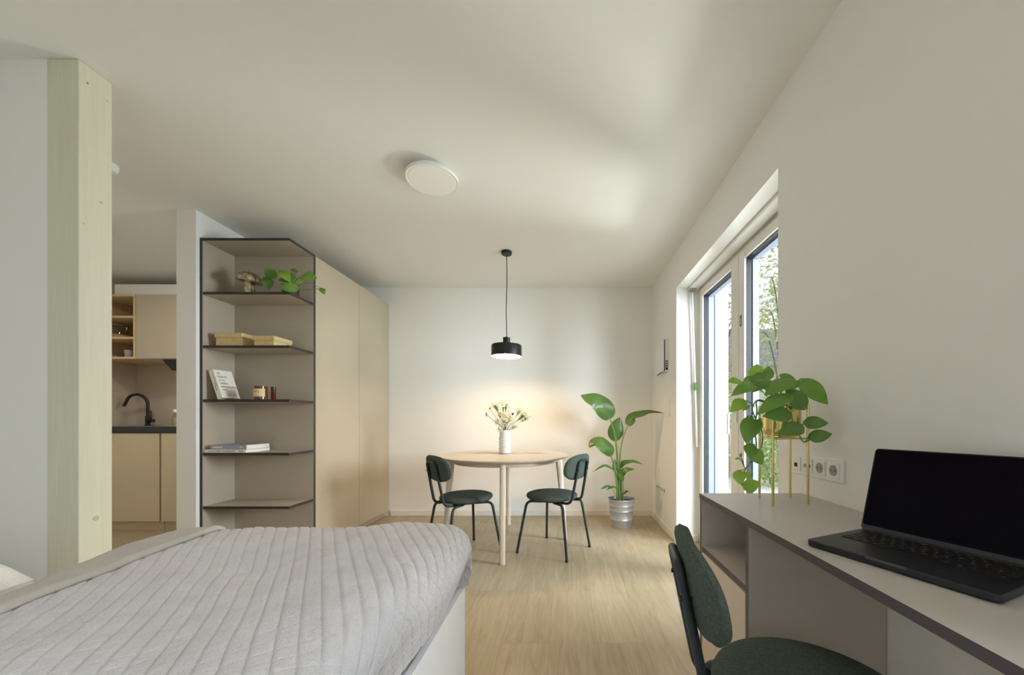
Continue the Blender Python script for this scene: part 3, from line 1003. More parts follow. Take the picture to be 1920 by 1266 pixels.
# ------------------------------------------------------------------ lamps on the ceiling
cl = thing('ceiling_light', 'round flat white ceiling light with frosted diffuser', 'ceiling lamp', (-0.777, 2.20, H))
MB().lathe([(0.11, -0.028), (0.115, -0.02), (0.115, 0)], n=40).build('mounting_base', M['white'], cl, smooth=True)
MB().lathe([(0.134, -0.043), (0.1475, -0.046), (0.1495, -0.042), (0.1495, -0.028), (0.146, -0.024), (0.11, -0.024)], n=64).build('light_ring', M['white'], cl, smooth=True)
MB().lathe([(0.133, -0.0445), (0.134, -0.040)], n=64).build('diffuser', M['frost'], cl, smooth=True)

kl = copy_tree(cl)  # unseen copy, added with a lamp to brighten the kitchenette
kl['label'] = 'added unseen round white ceiling light of the kitchenette'
kl.location = (-3.6, 2.75, H)
ll = bpy.data.lights.new('added_kitchen_fill', 'AREA')
ll.shape, ll.size, ll.energy, ll.color = 'DISK', 0.26, 9, (1.0, 0.95, 0.88)
lo_ = bpy.data.objects.new('added_kitchen_fill', ll)
COL.objects.link(lo_)
lo_.parent = kl
lo_.location = (0, 0, -0.05)

sd = thing('smoke_detector', 'small white smoke detector on the ceiling beside the timber post', 'smoke detector', (-2.60, 2.115, H))
MB().lathe([(0.03, -0.045), (0.044, -0.04), (0.05, -0.025), (0.052, -0.012), (0.052, 0)], n=32).build('detector_body', M['white'], sd, smooth=True)
MB().lathe([(0.0505, -0.018), (0.051, -0.016)], n=32).build('detector_slot', M['grey'], sd, smooth=True)

TX, TY = -0.503, 3.215
pd = thing('pendant_lamp', 'black pendant lamp with wide shallow shade hanging over the dining table', 'lamp', (TX + 0.005, 3.22, H))
zt = H
MB().lathe([(0.042, -0.026), (0.045, -0.022), (0.045, 0)], n=32).build('ceiling_canopy', M['black'], pd, smooth=True)
MB().tube(spline([(0, 0, -0.02), (0.003, 0, -0.25), (-0.003, 0, -0.5), (0.002, 0, -0.745)], 20), 0.0035, 8).build('cord', M['black'], pd, smooth=True)
zs = -0.905                     # lower rim
MB().lathe([(0.031, zs + 0.105), (0.031, zs + 0.162), (0.012, zs + 0.166), (0.006, zs + 0.172)], n=28).build('lamp_socket', M['lampblack'], pd, smooth=True)
shd = MB()
R = 0.13
shd.lathe([(R, zs), (R, zs + 0.088), (R - 0.004, zs + 0.098), (0.03, zs + 0.106), (0.02, zs + 0.106)], n=48)
n0 = len(shd.f)
shd2 = MB()


def open_lathe(mb, prof, n=48, mi=0):
    rows = [[Vector((r * math.cos(2 * math.pi * k / n), r * math.sin(2 * math.pi * k / n), z)) for k in range(n)] for r, z in prof]
    mb.grid(rows, mi, closed_u=True)


so = MB()
open_lathe(so, [(R, zs), (R, zs + 0.088), (R - 0.004, zs + 0.098), (0.03, zs + 0.106), (0.001, zs + 0.106)])
open_lathe(so, [(R, zs), (R - 0.003, zs), (R - 0.003, zs + 0.086), (R - 0.007, zs + 0.094), (0.03, zs + 0.102), (0.001, zs + 0.102)], mi=1)
so.build('lamp_shade', [M['lampblack'], M['shadein']], pd, smooth=True)
bulb_mat = mat('lit_bulb', (255, 236, 200), 0.4, emit=(255, 214, 166), estr=680.0)
MB().lathe([(0.014, zs + 0.1), (0.016, zs + 0.075), (0.028, zs + 0.055), (0.031, zs + 0.04), (0.026, zs + 0.022), (0.014, zs + 0.012), (0.003, zs + 0.01)], n=24).build('bulb', bulb_mat, pd, smooth=True)

# ------------------------------------------------------------------ dining table
tb = thing('dining_table', 'round pale ash dining table with four splayed legs', 'table', (TX, TY, 0))
TR = 0.542
tt = MB().lathe([(TR - 0.05, 0.722), (TR - 0.012, 0.732), (TR - 0.002, 0.741), (TR, 0.746), (TR - 0.003, 0.75)], n=96)
tt.build('tabletop', M['birch'], tb, smooth=True)
MB().lathe([(0.43, 0.69), (0.44, 0.695), (0.44, 0.722)], n=64).build('table_apron', M['legwood'], tb, smooth=True)
for k in range(4):
    a = math.radians(-84 + 90 * k)
    e, s_ = Vector((math.cos(a), math.sin(a), 0)), Vector((-math.sin(a), math.cos(a), 0))
    rows = []
    for (r, z, we, ws) in ((0.515, 0.0, 0.015, 0.019), (0.5155, 0.004, 0.016, 0.0205), (0.487, 0.35, 0.021, 0.0215), (0.456, 0.722, 0.03, 0.0215)):
        c = e * r + Vector((0, 0, z))
        ring = []
        for i in range(16):
            th = 2 * math.pi * i / 16
            ca, sa = math.cos(th), math.sin(th)
            sq = lambda v: math.copysign(abs(v) ** 0.6, v)
            ring.append(c + e * (we * sq(ca)) + s_ * (ws * sq(sa)))
        rows.append(ring)
    lm = MB()
    lm.grid(rows, closed_u=True)
    n = len(lm.v)
    lm.f.append(list(range(16)))
    lm.mi.append(0)
    lm.f.append(list(range(n - 16, n)))
    lm.mi.append(0)
    lm.build('leg', M['legwood'], tb, smooth=True)


# ------------------------------------------------------------------ chairs
def make_chair(label, group):
    t = thing('chair', label, 'chair', group=group)
    SC = Vector((0.03, 0, 0))
    rows = []
    prof = [(0.001, 0.415), (0.17, 0.413), (0.19, 0.418), (0.2, 0.428), (0.204, 0.44), (0.198, 0.452), (0.178, 0.460), (0.13, 0.466), (0.06, 0.469), (0.001, 0.47)]
    for (r, z) in prof:
        row = []
        for k in range(48):
            a = 2 * math.pi * k / 48
            row.append(SC + Vector((r * 1.02 * math.cos(a), r * math.sin(a), z)))
        rows.append(row)
    m = MB()
    m.grid(rows, closed_u=True)
    m.build('seat', M['fabric'], t, smooth='all')
    r = 0.0105
    for (sx, sy, hwid) in ((1, 1, 0.215), (1, -1, 0.215), (-1, 1, 0.19), (-1, -1, 0.19)):
        pts = rounded([(sx * 0.05, sy * 0.10, 0.402), (sx * 0.165 + 0.005, sy * 0.15, 0.402), (sx * 0.218, sy * hwid, 0.012)], 0.045, 8)
        lg = MB().tube(pts, r, 10).build('leg', M['tubing'], t, smooth=True)
        MB().tube([(sx * 0.218, sy * hwid, 0.0), (sx * 0.2164, sy * hwid * 0.994, 0.014)], 0.0118, 10).build('foot_cap', M['black'], lg, smooth=True)
    # seat plate
    MB().lathe([(0.11, 0.396), (0.11, 0.414)], (0.03, 0, 0), 24).build('seat_plate', M['black'], t)
    up = [(-0.02, 0.085, 0.404), (-0.195, 0.085, 0.404), (-0.235, 0.078, 0.60), (-0.262, 0.07, 0.735), (-0.262, -0.07, 0.735), (-0.235, -0.078, 0.60), (-0.195, -0.085, 0.404), (-0.02, -0.085, 0.404)]
    pts = rounded(up, [0.05, 0.03, 0.035, 0.035, 0.03, 0.05], 8)
    MB().tube(pts, r, 10).build('back_frame', M['tubing'], t, smooth=True)
    # back pad: rounded slab bent around the sitter, in front of the frame
    PW, PH, th = 0.19, 0.098, 0.022
    zc_, lean = 0.685, -0.19
    cs = []

    def pad_point(u, v, n_):
        bend = 0.26 * u * u / 0.19 * 0.6
        x = -0.228 + lean * (v) + bend + n_
        return Vector((x, u, zc_ + v))
    outline = []
    N = 96
    for k in range(N):
        a = 2 * math.pi * (k + 0.5) / N
        sq = lambda v, e: math.copysign(abs(v) ** e, v)
        outline.append((PW * sq(math.cos(a), 0.72), PH * sq(math.sin(a), 0.78)))
    rows = []
    for (s, nn) in ((0.001, th * 1.12), (0.5, th * 1.1), (0.82, th * 0.98), (0.95, th * 0.7), (1.0, 0.0), (0.955, -th * 0.55), (0.85, -th * 0.72), (0.5, -th * 0.74), (0.001, -th * 0.75)):
        rows.append([pad_point(u * s, v * s, nn) for (u, v) in outline])
    m = MB()
    m.grid(rows, closed_u=True)
    bp_ = m.build('backrest', M['fabric'], t, smooth='all')
    pip = MB().tube([pad_point(u * 1.0, v * 1.0, -0.002) for (u, v) in outline], 0.0013, 6, closed=True)
    pip.build('piping', M['fabric'], bp_, smooth=True)
    for y in (0.0755, -0.0755):
        zz = 0.665
        xx = -0.235 - 0.2 * (zz - 0.60)
        MB().tube([(xx - 0.0135, y, zz), (xx + 0.012, y, zz)], 0.0055, 8).build('frame_screw', M['black'], t, smooth=True)
    return t


ch = make_chair('dark green round-seated chair at the dining table, nearer the wardrobe', 'green upholstered chairs')
ch.location = (-0.80, 2.95, 0)
ch.rotation_euler.z = math.radians(43)
c2 = copy_tree(ch)
c2['label'] = 'dark green round-seated chair at the dining table, nearer the tall potted plant'
c2.location = (-0.075, 3.02, 0)
c2.rotation_euler.z = math.radians(150)
c3 = copy_tree(ch)
c3['label'] = 'dark green round-seated chair pushed in at the desk'
c3.location = (0.517, 0.83, 0)
c3.rotation_euler.z = math.radians(-9.5)

# ------------------------------------------------------------------ vase with flowers
VXX, VYY = -0.523, 3.29
vs = thing('vase', 'matt white ribbed ceramic vase standing on the dining table', 'vase', (VXX, VYY, 0.7505))
prof = [(0.040, 0.0)]
for k in range(5):
    z0 = 0.004 + k * 0.0285
    for i in range(7):
        a = math.pi * i / 6
        prof.append((0.046 + 0.008 * math.sin(a), z0 + 0.0285 * i / 6))
prof += [(0.046, 0.15), (0.0465, 0.205), (0.044, 0.209), (0.041, 0.205), (0.041, 0.03)]
MB().lathe(prof, n=40).build('vase_body', M['ceramic'], vs, smooth='all')
zv = zpx(890, 740, 10.55)
neck = Vector((VXX, VYY, 0.7505 + 0.19))


def daisy(label, q, r, facing, d, bend):
    c = P(*zv(q), d)
    t = thing('white_flower', label, 'flower', c, group='white flowers in the vase')
    n = Vector(facing).normalized()
    u = n.orthogonal().normalized()
    v = n.cross(u)
    m = MB()
    for ring, cnt, rr, lift in ((0, 15, 1.08, 0.02), (1, 11, 0.8, 0.16)):
        for k in range(cnt):
            a = 2 * math.pi * (k + 0.5 * ring) / cnt + random.uniform(-.06, .06)
            e = u * math.cos(a) + v * math.sin(a)
            L = r * rr * random.uniform(0.9, 1.05)
            leaf_shape(m, [e * 0.003, e * L * 0.55 + n * L * lift, e * L + n * L * lift * 0.5], r * 0.27, n, heart=False, n=5, k=1, peak=0.62)
    m.build('petals', M['petal'], t, smooth='all')
    A_ = Matrix((u, v, n)).transposed()
    MB().lathe([(r * 0.24, -0.001), (r * 0.26, 0.004), (r * 0.18, 0.007), (0.001, 0.008)], n=16, axis=A_).build('flower_centre', M['florcentre'], t, smooth='all')
    st_ = MB()
    b0 = neck + Vector((random.uniform(-.02, .02), random.uniform(-.02, .02), -0.11))
    st_.tube(spline([b0, neck + (c - neck) * 0.12 + Vector((0, 0, 0.012)), neck.lerp(c, 0.6) + Vector(bend), c - n * 0.004], 14), 0.0022, 7)
    st_.build('stem', M['stem'], t, smooth=True, world=True)
    return t


daisy('white flower at the outermost wardrobe side of the bouquet, seen from the side', (232, 395), 0.026, (-0.85, -0.35, -0.1), 3.27, (-0.005, 0, 0.01))
daisy('white flower just above the outermost side flower of the bouquet', (308, 283), 0.027, (-0.3, -0.75, 0.5), 3.28, (-0.006, 0, 0.012))
daisy('topmost white flower of the bouquet, seen almost edge on', (548, 212), 0.032, (0.05, -0.45, 0.9), 3.30, (0, 0, 0))
daisy('small white flower just right of the topmost flower of the bouquet', (682, 268), 0.022, (0.3, -0.6, 0.7), 3.33, (0, 0, 0))
daisy('large white flower with black centre turned to the camera in the bouquet', (750, 385), 0.036, (0.12, -0.97, 0.1), 3.24, (0, -0.01, 0))
daisy('white drooping flower at the plant side of the bouquet', (948, 505), 0.02, (0.4, -0.3, -0.85), 3.27, (0.0, 0, 0.035))


def sprig(label, tips, n_bl, spread, seed):
    """gypsophila: a branching stalk with many tiny blossoms"""
    rnd = random.Random(seed)
    t = thing('gypsophila_sprig', label, 'flower', neck, group='gypsophila sprigs in the vase')
    stm, bl = MB(), MB()
    for (q, d) in tips:
        c = P(*zv(q), d)
        fork = neck.lerp(c, 0.62)
        stm.tube(spline([neck + Vector((rnd.uniform(-.02, .02), rnd.uniform(-.02, .02), -0.1)), neck + (c - neck) * 0.1, fork], 8), 0.0011, 5)
        for k in range(n_bl):
            e = c + Vector((rnd.gauss(0, spread), rnd.gauss(0, spread), rnd.gauss(0, spread * 0.8)))
            stm.tube([fork + (c - fork) * rnd.uniform(0, 0.6), e], 0.00035, 3, caps=False)
            r = rnd.uniform(0.0030, 0.0056)
            bl.lathe([(r * 0.4, -r * 0.6), (r, 0), (r * 0.8, r * 0.5), (r * 0.2, r * 0.8)], e, 5)
    stm.build('sprig_stalk', M['stem'], t, smooth=True, world=True)
    bl.build('blossoms', M['gyps'], t, world=True)


sprig('fine white gypsophila cloud at the plant side of the bouquet', [((1000, 380), 3.30), ((1060, 450), 3.28), ((900, 300), 3.31), ((960, 420), 3.33)], 85, 0.016, 1)
sprig('fine white gypsophila cloud at the wardrobe side of the bouquet', [((420, 210), 3.32), ((390, 180), 3.30), ((440, 520), 3.27)], 75, 0.016, 2)
sprig('fine white gypsophila at the top of the bouquet', [((560, 150), 3.34), ((620, 170), 3.32), ((500, 380), 3.28)], 75, 0.015, 3)
sprig('dense gypsophila in the middle of the bouquet above the vase rim', [((560, 480), 3.25), ((640, 520), 3.26), ((520, 590), 3.25), ((700, 470), 3.27), ((600, 420), 3.30)], 90, 0.017, 4)
sprig('gypsophila hanging low over the vase rim at the plant side', [((820, 620), 3.25), ((780, 650), 3.26), ((500, 680), 3.24)], 60, 0.012, 5)

# ------------------------------------------------------------------ strelitzia in a zinc bucket
sp = thing('strelitzia_plant', 'tall broad-leaved plant in a ribbed zinc bucket in the room corner', 'plant', (0.56, 3.66, 0))
prof = [(0.098, 0), (0.1, 0.004)]
for (r, z) in ((0.107, 0.08), (0.1105, 0.085), (0.1075, 0.09), (0.115, 0.165), (0.119, 0.17), (0.1165, 0.176), (0.120, 0.215), (0.1235, 0.22), (0.121, 0.226), (0.127, 0.272)):
    prof.append((r, z))
prof += [(0.131, 0.277), (0.13, 0.283), (0.126, 0.28), (0.118, 0.2)]
MB().lathe(prof, n=56).build('bucket', M['zinc'], sp, smooth=True)
MB().lathe([(0.117, 0.235), (0.118, 0.25), (0.05, 0.256)], n=24).build('soil', M['soil'], sp, smooth=True)
zs7 = zpx(1080, 730, 5.753)


def Q(q, d):
    return P(*zs7(q), d)


root = Vector((0.56, 3.66, 0.25))


def big_leaf(mid, w_, n, fold, d, wave=0.05, peak=0.4, stem=None, r=(0.0085, 0.005), sm='stem'):
    pts = [Q(q, dd) for q, dd in mid]
    mb = MB()
    leaf_shape(mb, pts, 0.5 * w_ / 5.753 * d / F, n, fold=fold, heart=False, n=30, k=4, wave=wave, peak=peak)
    rib = MB()
    o = mb.build('leaf', M['strel'], sp, smooth='all', world=True)
    rib.tube([p - Vector(n).normalized() * 0.002 for p in spline(pts, 12)], [0.0042, 0.001], 6)
    rib.build('midrib', M['stem'], o, smooth=True, world=True)
    if stem:
        s_ = [Q(q, dd) for q, dd in stem] + [pts[0]]
        MB().tube(spline(s_, 14), list(r), 8).build('leaf_stalk', M[sm], o, smooth=True, world=True)


base = ((468, 1215), 3.66)
big_leaf([((368, 318), 3.60), ((300, 190), 3.57), ((215, 120), 3.55), ((125, 92), 3.54), ((50, 64), 3.54)], 215, (-0.25, -0.75, 0.55), 0.1, 3.57, peak=0.3, stem=[((462, 1215), 3.66), ((450, 820), 3.64), ((425, 520), 3.62)], r=(0.011, 0.005))
big_leaf([((562, 390), 3.64), ((610, 300), 3.64), ((700, 270), 3.62), ((800, 245), 3.60), ((948, 258), 3.58)], 120, (0.1, -0.55, 0.75), 0.35, 3.62, peak=0.3, stem=[((478, 1215), 3.68), ((470, 800), 3.67), ((500, 560), 3.66)], r=(0.010, 0.0045))
big_leaf([((425, 562), 3.70), ((428, 480), 3.69), ((445, 390), 3.69), ((475, 302), 3.70)], 168, (0.05, -0.98, 0.15), 0.1, 3.70, peak=0.42, stem=[((462, 1215), 3.68), ((448, 800), 3.70)])
big_leaf([((380, 722), 3.60), ((345, 640), 3.56), ((270, 585), 3.53), ((190, 570), 3.52), ((140, 632), 3.51)], 165, (-0.2, -0.72, 0.6), 0.12, 3.56, wave=0.12, peak=0.42, stem=[((450, 1215), 3.64), ((440, 960), 3.62), ((400, 800), 3.61)])
big_leaf([((418, 900), 3.60), ((380, 850), 3.57), ((300, 825), 3.54), ((185, 890), 3.51)], 52, (0, -0.5, 0.86), 0.2, 3.56, stem=[((448, 1215), 3.64), ((435, 1000), 3.62)], r=(0.008, 0.004))
big_leaf([((432, 882), 3.69), ((420, 820), 3.70), ((415, 752), 3.71)], 62, (0.2, -0.95, 0.2), 0.2, 3.7, stem=[((455, 1215), 3.67)], r=(0.006, 0.004))
big_leaf([((478, 850), 3.66), ((520, 800), 3.64), ((610, 778), 3.62), ((718, 808), 3.60)], 62, (0, -0.55, 0.83), 0.25, 3.63, stem=[((470, 1215), 3.67), ((470, 1000), 3.66)], r=(0.006, 0.004))
big_leaf([((482, 838), 3.70), ((510, 790), 3.71), ((562, 762), 3.72)], 52, (0, -0.7, 0.7), 0.2, 3.7, stem=[((472, 1215), 3.68), ((478, 1000), 3.69)], r=(0.005, 0.003))
big_leaf([((505, 995), 3.62), ((490, 920), 3.60), ((540, 870), 3.58), ((636, 862), 3.56)], 78, (0.1, -0.75, 0.6), 0.2, 3.6, stem=[((500, 1215), 3.64), ((508, 1100), 3.63)], r=(0.006, 0.004))
big_leaf([((380, 1052), 3.60), ((330, 1048), 3.58), ((265, 1080), 3.56)], 40, (0, -0.6, 0.8), 0.2, 3.58, stem=[((442, 1190), 3.63), ((420, 1130), 3.62)], r=(0.003, 0.002))
big_leaf([((430, 1060), 3.61), ((385, 1055), 3.60), ((328, 1085), 3.58)], 34, (0, -0.6, 0.8), 0.2, 3.58, stem=[((446, 1190), 3.63), ((440, 1120), 3.62)], r=(0.003, 0.002))
big_leaf([((515, 1128), 3.62), ((545, 1105), 3.60), ((572, 1110), 3.58)], 40, (0, -0.6, 0.8), 0.2, 3.58, stem=[((500, 1200), 3.64)], r=(0.003, 0.002))
for (q0, q1, d, r) in (((452, 1215), (452, 930), 3.64, 0.0125), ((490, 1215), (486, 960), 3.65, 0.009), ((512, 1210), (505, 990), 3.63, 0.006), ((470, 1215), (462, 860), 3.63, 0.010)):
    MB().tube([Q(q0, d), Q(((q0[0] + q1[0]) / 2, (q0[1] + q1[1]) / 2), d), Q(q1, d)], [r, r * 0.6], 8).build('stalk_sheath', M['stemdark'] if d == 3.64 else M['stem'], sp, smooth=True, world=True)

# ------------------------------------------------------------------ things on the right wall
vu = thing('ventilation_unit', 'flat white wall ventilation unit with black slot and button strip', 'ventilation unit', (XR, 3.6, 1.68))
y0, y1, z0, z1 = 3.46, 3.73, 1.50, 1.80
MB().box((XR - 0.026, y0, z0), (XR, y1, z1)).build('unit_body', M['white'], vu, world=True, bevel=0.003)
MB().box((XR - 0.036, y0 + 0.006, z0 + 0.006), (XR - 0.026, y1 - 0.006, z1 - 0.006)).build('air_slot', M['dark'], vu, world=True)
MB().box((XR - 0.046, y0, z0), (XR - 0.036, y1, z1)).build('front_cover', M['white'], vu, world=True, bevel=0.003)
cp = MB().box((XR - 0.022, y0 - 0.002, z0 + 0.012), (XR - 0.004, y0 + 0.001, z0 + 0.10)).build('button_strip', M['dark'], vu, world=True)
for k in range(3):
    MB().box((XR - 0.017, y0 - 0.004, z0 + 0.035 + k * 0.021), (XR - 0.008, y0 - 0.001, z0 + 0.047 + k * 0.021)).build('button', M['white'], cp, world=True)
MB().tube([(XR - 0.035, y0 + 0.01, z0 + 0.004), (XR - 0.04, y1 - 0.03, z0 - 0.012)], 0.004, 6).build('underside_shade_bar', M['dark'], vu, world=True)  # dark rod standing in for the shadow gap along the underside

sw = thing('light_switch', 'white double light switch on the wall above the sockets', 'light switch', (XR, 3.43, 1.16))
MB().box((XR - 0.009, 3.39, 1.083), (XR, 3.47, 1.238)).build('switch_frame', M['white'], sw, world=True, bevel=0.003)
for zz in (1.092, 1.165):
    MB().box((XR - 0.013, 3.402, zz), (XR - 0.009, 3.458, zz + 0.062)).build('rocker', M['white'], sw, world=True, bevel=0.002)


def socket_strip(label, ya, n, zc_, kinds):
    """frame of n inserts starting at the far end ya, running towards the camera"""
    t = thing('wall_socket', label, 'socket', (XR, ya - n * 0.0355, zc_))
    MB().box((XR - 0.009, ya - n * 0.071 - 0.010, zc_ - 0.0405), (XR, ya, zc_ + 0.0405)).build('socket_frame', M['white'], t, world=True, bevel=0.003)
    A_ = Matrix(((0, 0, -1), (0, 1, 0), (1, 0, 0)))
    for k in range(n):
        yc = ya - 0.0405 - k * 0.071
        ins = MB().box((XR - 0.0125, yc - 0.0275, zc_ - 0.0275), (XR - 0.009, yc + 0.0275, zc_ + 0.0275)).build('socket_insert', M['white'], t, world=True, bevel=0.0015)
        kd = kinds[k]
        if kd == 's':
            MB().lathe([(0.0195, 0.0), (0.0195, 0.0006)], (XR - 0.0125, yc, zc_), 28, axis=A_).build('socket_well', M['grey'], ins, world=True)
            for dy, dz in ((0.0, 0.0165), (0, -0.0165)):
                MB().box((XR - 0.0142, yc - 0.003, zc_ + dz - 0.002), (XR - 0.0128, yc + 0.003, zc_ + dz + 0.002)).build('earth_clip', M['steel'], ins, world=True)
            for dy in (0.0095, -0.0095):
                MB().lathe([(0.0026, 0), (0.0026, 0.0009)], (XR - 0.0127, yc + dy, zc_), 10, axis=A_).build('pin_hole', M['dark'], ins, world=True)
        elif kd == 'n':
            MB().box((XR - 0.0132, yc - 0.011, zc_ - 0.012), (XR - 0.0125, yc + 0.009, zc_ + 0.004)).build('network_port', M['dark'], ins, world=True)
        else:
            for dy in (0.012, -0.012):
                MB().lathe([(0.008, 0), (0.0075, 0.0012)], (XR - 0.0125, yc + dy, zc_), 16, axis=A_).build('antenna_port', M['dark' if dy < 0 else 'grey'], ins, world=True)
    return t


socket_strip('white strip of four wall sockets above the desk beside the brass stand', 1.572, 4, 0.868, 'nass')
socket_strip('white strip of five wall sockets low on the wall behind the zinc bucket', 3.87, 5, 0.372, 'nasss')

# ------------------------------------------------------------------ desk
DX0, DX1, DZ = 0.547, XR - 0.003, 0.75
DY1, DY0 = 1.512, -0.75
dk = thing('desk', 'long grey-taupe wall desk with an open compartment and dark edges', 'desk', (0.75, 0.4, 0))
mats = [M['desk'], M['deskedge']]
MB().box((DX0, DY0, DZ - 0.02), (DX1, DY1, DZ), sides={'-x': 1, '+y': 1}).build('desktop', mats, dk, world=True)
PT = 0.019
MB().box((DX0 + 0.002, DY1 - PT, 0), (DX1, DY1 - 0.001, DZ - 0.02), sides={'-x': 1}).build('side_panel', mats, dk, world=True)
MB().box((DX0 + 0.002, 1.112, 0), (DX1, 1.112 + PT, DZ - 0.02), sides={'-x': 1}).build('side_panel', mats, dk, world=True)
MB().box((DX0 + 0.004, 1.112 + PT, 0.525), (DX1 - 0.012, DY1 - PT, 0.544), sides={'-x': 1}).build('compartment_board', mats, dk, world=True)
MB().box((DX1 - 0.012, 1.112 + PT, 0.05), (DX1, DY1 - PT, DZ - 0.02)).build('back_panel', mats, dk, world=True)
MB().box((DX0 + 0.003, 1.112 + PT + 0.004, 0.06), (DX0 + 0.021, DY1 - PT - 0.004, 0.519)).build('cabinet_door', M['cream'], dk, world=True, bevel=0.001)
MB().box((DX0 + 0.04, 1.112 + PT, 0), (DX0 + 0.055, DY1 - PT, 0.055)).build('plinth', M['desk'], dk, world=True)
MB().box((DX0 + 0.022, 1.112 + PT, 0.055), (DX0 + 0.035, DY1 - PT, 0.524)).build('cabinet_inner_front', M['dark'], dk, world=True)
MB().box((DX0 + 0.002, DY0, 0), (DX1, DY0 + PT, DZ - 0.02), sides={'-x': 1}).build('side_panel', mats, dk, world=True)

# ------------------------------------------------------------------ laptop
lp = thing('laptop', 'open dark laptop with black screen standing on the desk', 'laptop', (0.570, 0.880, DZ + 0.0005), math.radians(-66.5))
LW, LD, LT = 0.3126, 0.2212, 0.0155


def rrect(x0, y0, x1, y1, r, n=5):
    out = []
    for (cx, cy, a0) in ((x1 - r, y1 - r, 0), (x0 + r, y1 - r, 90), (x0 + r, y0 + r, 180), (x1 - r, y0 + r, 270)):
        out += [(cx + r * math.cos(math.radians(a0 + 90 * i / n)), cy + r * math.sin(math.radians(a0 + 90 * i / n))) for i in range(n + 1)]
    return out


MB().prism(rrect(0, 0, LW, LD, 0.010), 0.002, LT).build('base', M['lapbody'], lp, bevel=0.002, smooth=True)
for (x, y) in ((0.03, 0.025), (LW - 0.03, 0.025), (0.03, LD - 0.025), (LW - 0.03, LD - 0.025)):
    MB().lathe([(0.008, -0.0005), (0.008, 0.002)], (x, y, 0), 12).build('rubber_foot', M['dark'], lp)
kx0, kx1, ky0, ky1 = 0.0205, LW - 0.0205, 0.098, 0.208
kb = MB().prism(rrect(kx0, ky0, kx1, ky1, 0.003), LT - 0.0002, LT + 0.0003).build('keyboard_well', M['lapkey'], lp)
MB().prism(rrect(0.09, 0.008, LW - 0.09, 0.09, 0.004), LT - 0.0001, LT + 0.00025).build('trackpad', M['lapbody'], lp)
MB().prism(rrect(LW / 2 - 0.034, -0.0006, LW / 2 + 0.034, 0.0035, 0.001), LT - 0.004, LT + 0.0002).build('finger_notch', M['deskedge'], lp)
legend = [
    ['esc'] + ['F%d' % i for i in range(1, 13)] + [''],
    list('^1234567890') + ["ß", '´', '<'],
    ['->|'] + list('QWERTZUIOPÜ+') + [''],
    ['caps'] + list('ASDFGHJKLÖÄ#') + ['<-'],
    ['^', '<'] + list('YXCVBNM,.-') + ['^'],
    ['fn', 'ctrl', 'opt', 'cmd', '', 'cmd', 'opt', '<', '-', '>'],
]
widths = [
    [1.5] + [1] * 12 + [1],
    [1] * 13 + [1.5],
    [1.5] + [1] * 12 + [1],
    [1.75] + [1] * 12 + [0.75],
    [1.25] + [1] * 11 + [2.25],
    [1, 1, 1, 1.25, 5.0, 1.25, 1, 1, 1, 1],
]
rowh = (ky1 - ky0) / 6
for ri in range(6):
    tot = sum(widths[ri])
    x = kx0
    yt = ky1 - ri * rowh
    for ci, wk in enumerate(widths[ri]):
        wpx = wk / tot * (kx1 - kx0)
        k = MB().prism(rrect(x + 0.0011, yt - rowh + 0.0011, x + wpx - 0.0011, yt - 0.0011, 0.0016, 2), LT + 0.0003, LT + 0.0013)
        s_ = legend[ri][ci] if ci < len(legend[ri]) else ''
        if s_:
            sz = 0.0062 if len(s_) == 1 else 0.0034
            k.mesh(text_mesh(s_, sz, 'CENTER'), Matrix.Translation((x + wpx / 2, yt - rowh * 0.66, LT + 0.00135)), 1)
        k.build('key', [M['lapkey'], M['grey']], kb)
        x += wpx
tilt = math.radians(18)
lid = thing('lid', '', '', (0, LD - 0.009, LT - 0.001))
for kk in ('label', 'category'):
    del lid[kk]
# lid as mesh in its own tilted axes
U, V_, Nn = Vector((1, 0, 0)), Vector((0, math.sin(tilt), math.cos(tilt))), Vector((0, -math.cos(tilt), math.sin(tilt)))
O = Vector((0, LD - 0.007, LT + 0.0005))
bpy.data.objects.remove(lid)


def lid_prism(poly, n0, n1):
    m = MB()
    a = [O + U * x + V_ * y + Nn * n0 for x, y in poly]
    b = [O + U * x + V_ * y + Nn * n1 for x, y in poly]
    n = len(poly)
    m.add(a + b, [tuple(reversed(range(n))), tuple(range(n, 2 * n))] + [(i, (i + 1) % n, n + (i + 1) % n, n + i) for i in range(n)])
    return m


ld = lid_prism(rrect(0, 0, LW, 0.215, 0.009), -0.0045, 0.0).build('lid', M['lapbody'], lp, smooth=True)
lid_prism(rrect(0.0025, 0.0125, LW - 0.0025, 0.2125, 0.007), -0.0005, 0.0006).build('display', M['lapscreen'], ld, smooth=True)
MB().tube([O + U * 0.03 - V_ * 0.002, O + U * (LW - 0.03) - V_ * 0.002], 0.0045, 12).build('hinge', M['lapkey'], lp, smooth=True)

# ------------------------------------------------------------------ brass plant stand and pothos
stand = thing('plant_stand', 'brass wire plant stand with four legs standing on the desk', 'plant stand', (0.795, 1.36, DZ))
SP_ = [(0.744, 1.423), (0.716, 1.281), (0.861, 1.423), (0.857, 1.313)]
zr = 0.982
for (x, y) in SP_:
    MB().tube([(x, y, DZ + 0.0005), (x, y, 1.10)], 0.0043, 10).build('leg', M['brass'], stand, smooth=True, world=True)
order = [SP_[1], SP_[3], SP_[2], SP_[0]]
for za in (zr, 1.097):
    MB().tube([(x, y, za) for (x, y) in order], 0.0034, 8, closed=True).build('ring_rail', M['brass'], stand, smooth=True, world=True)
MB().tube([(SP_[0][0], SP_[0][1], zr), (SP_[3][0], SP_[3][1], zr)], 0.003, 6).tube([(SP_[1][0], SP_[1][1], zr), (SP_[2][0], SP_[2][1], zr)], 0.003, 6).build('cross_bar', M['brass'], stand, smooth=True, world=True)
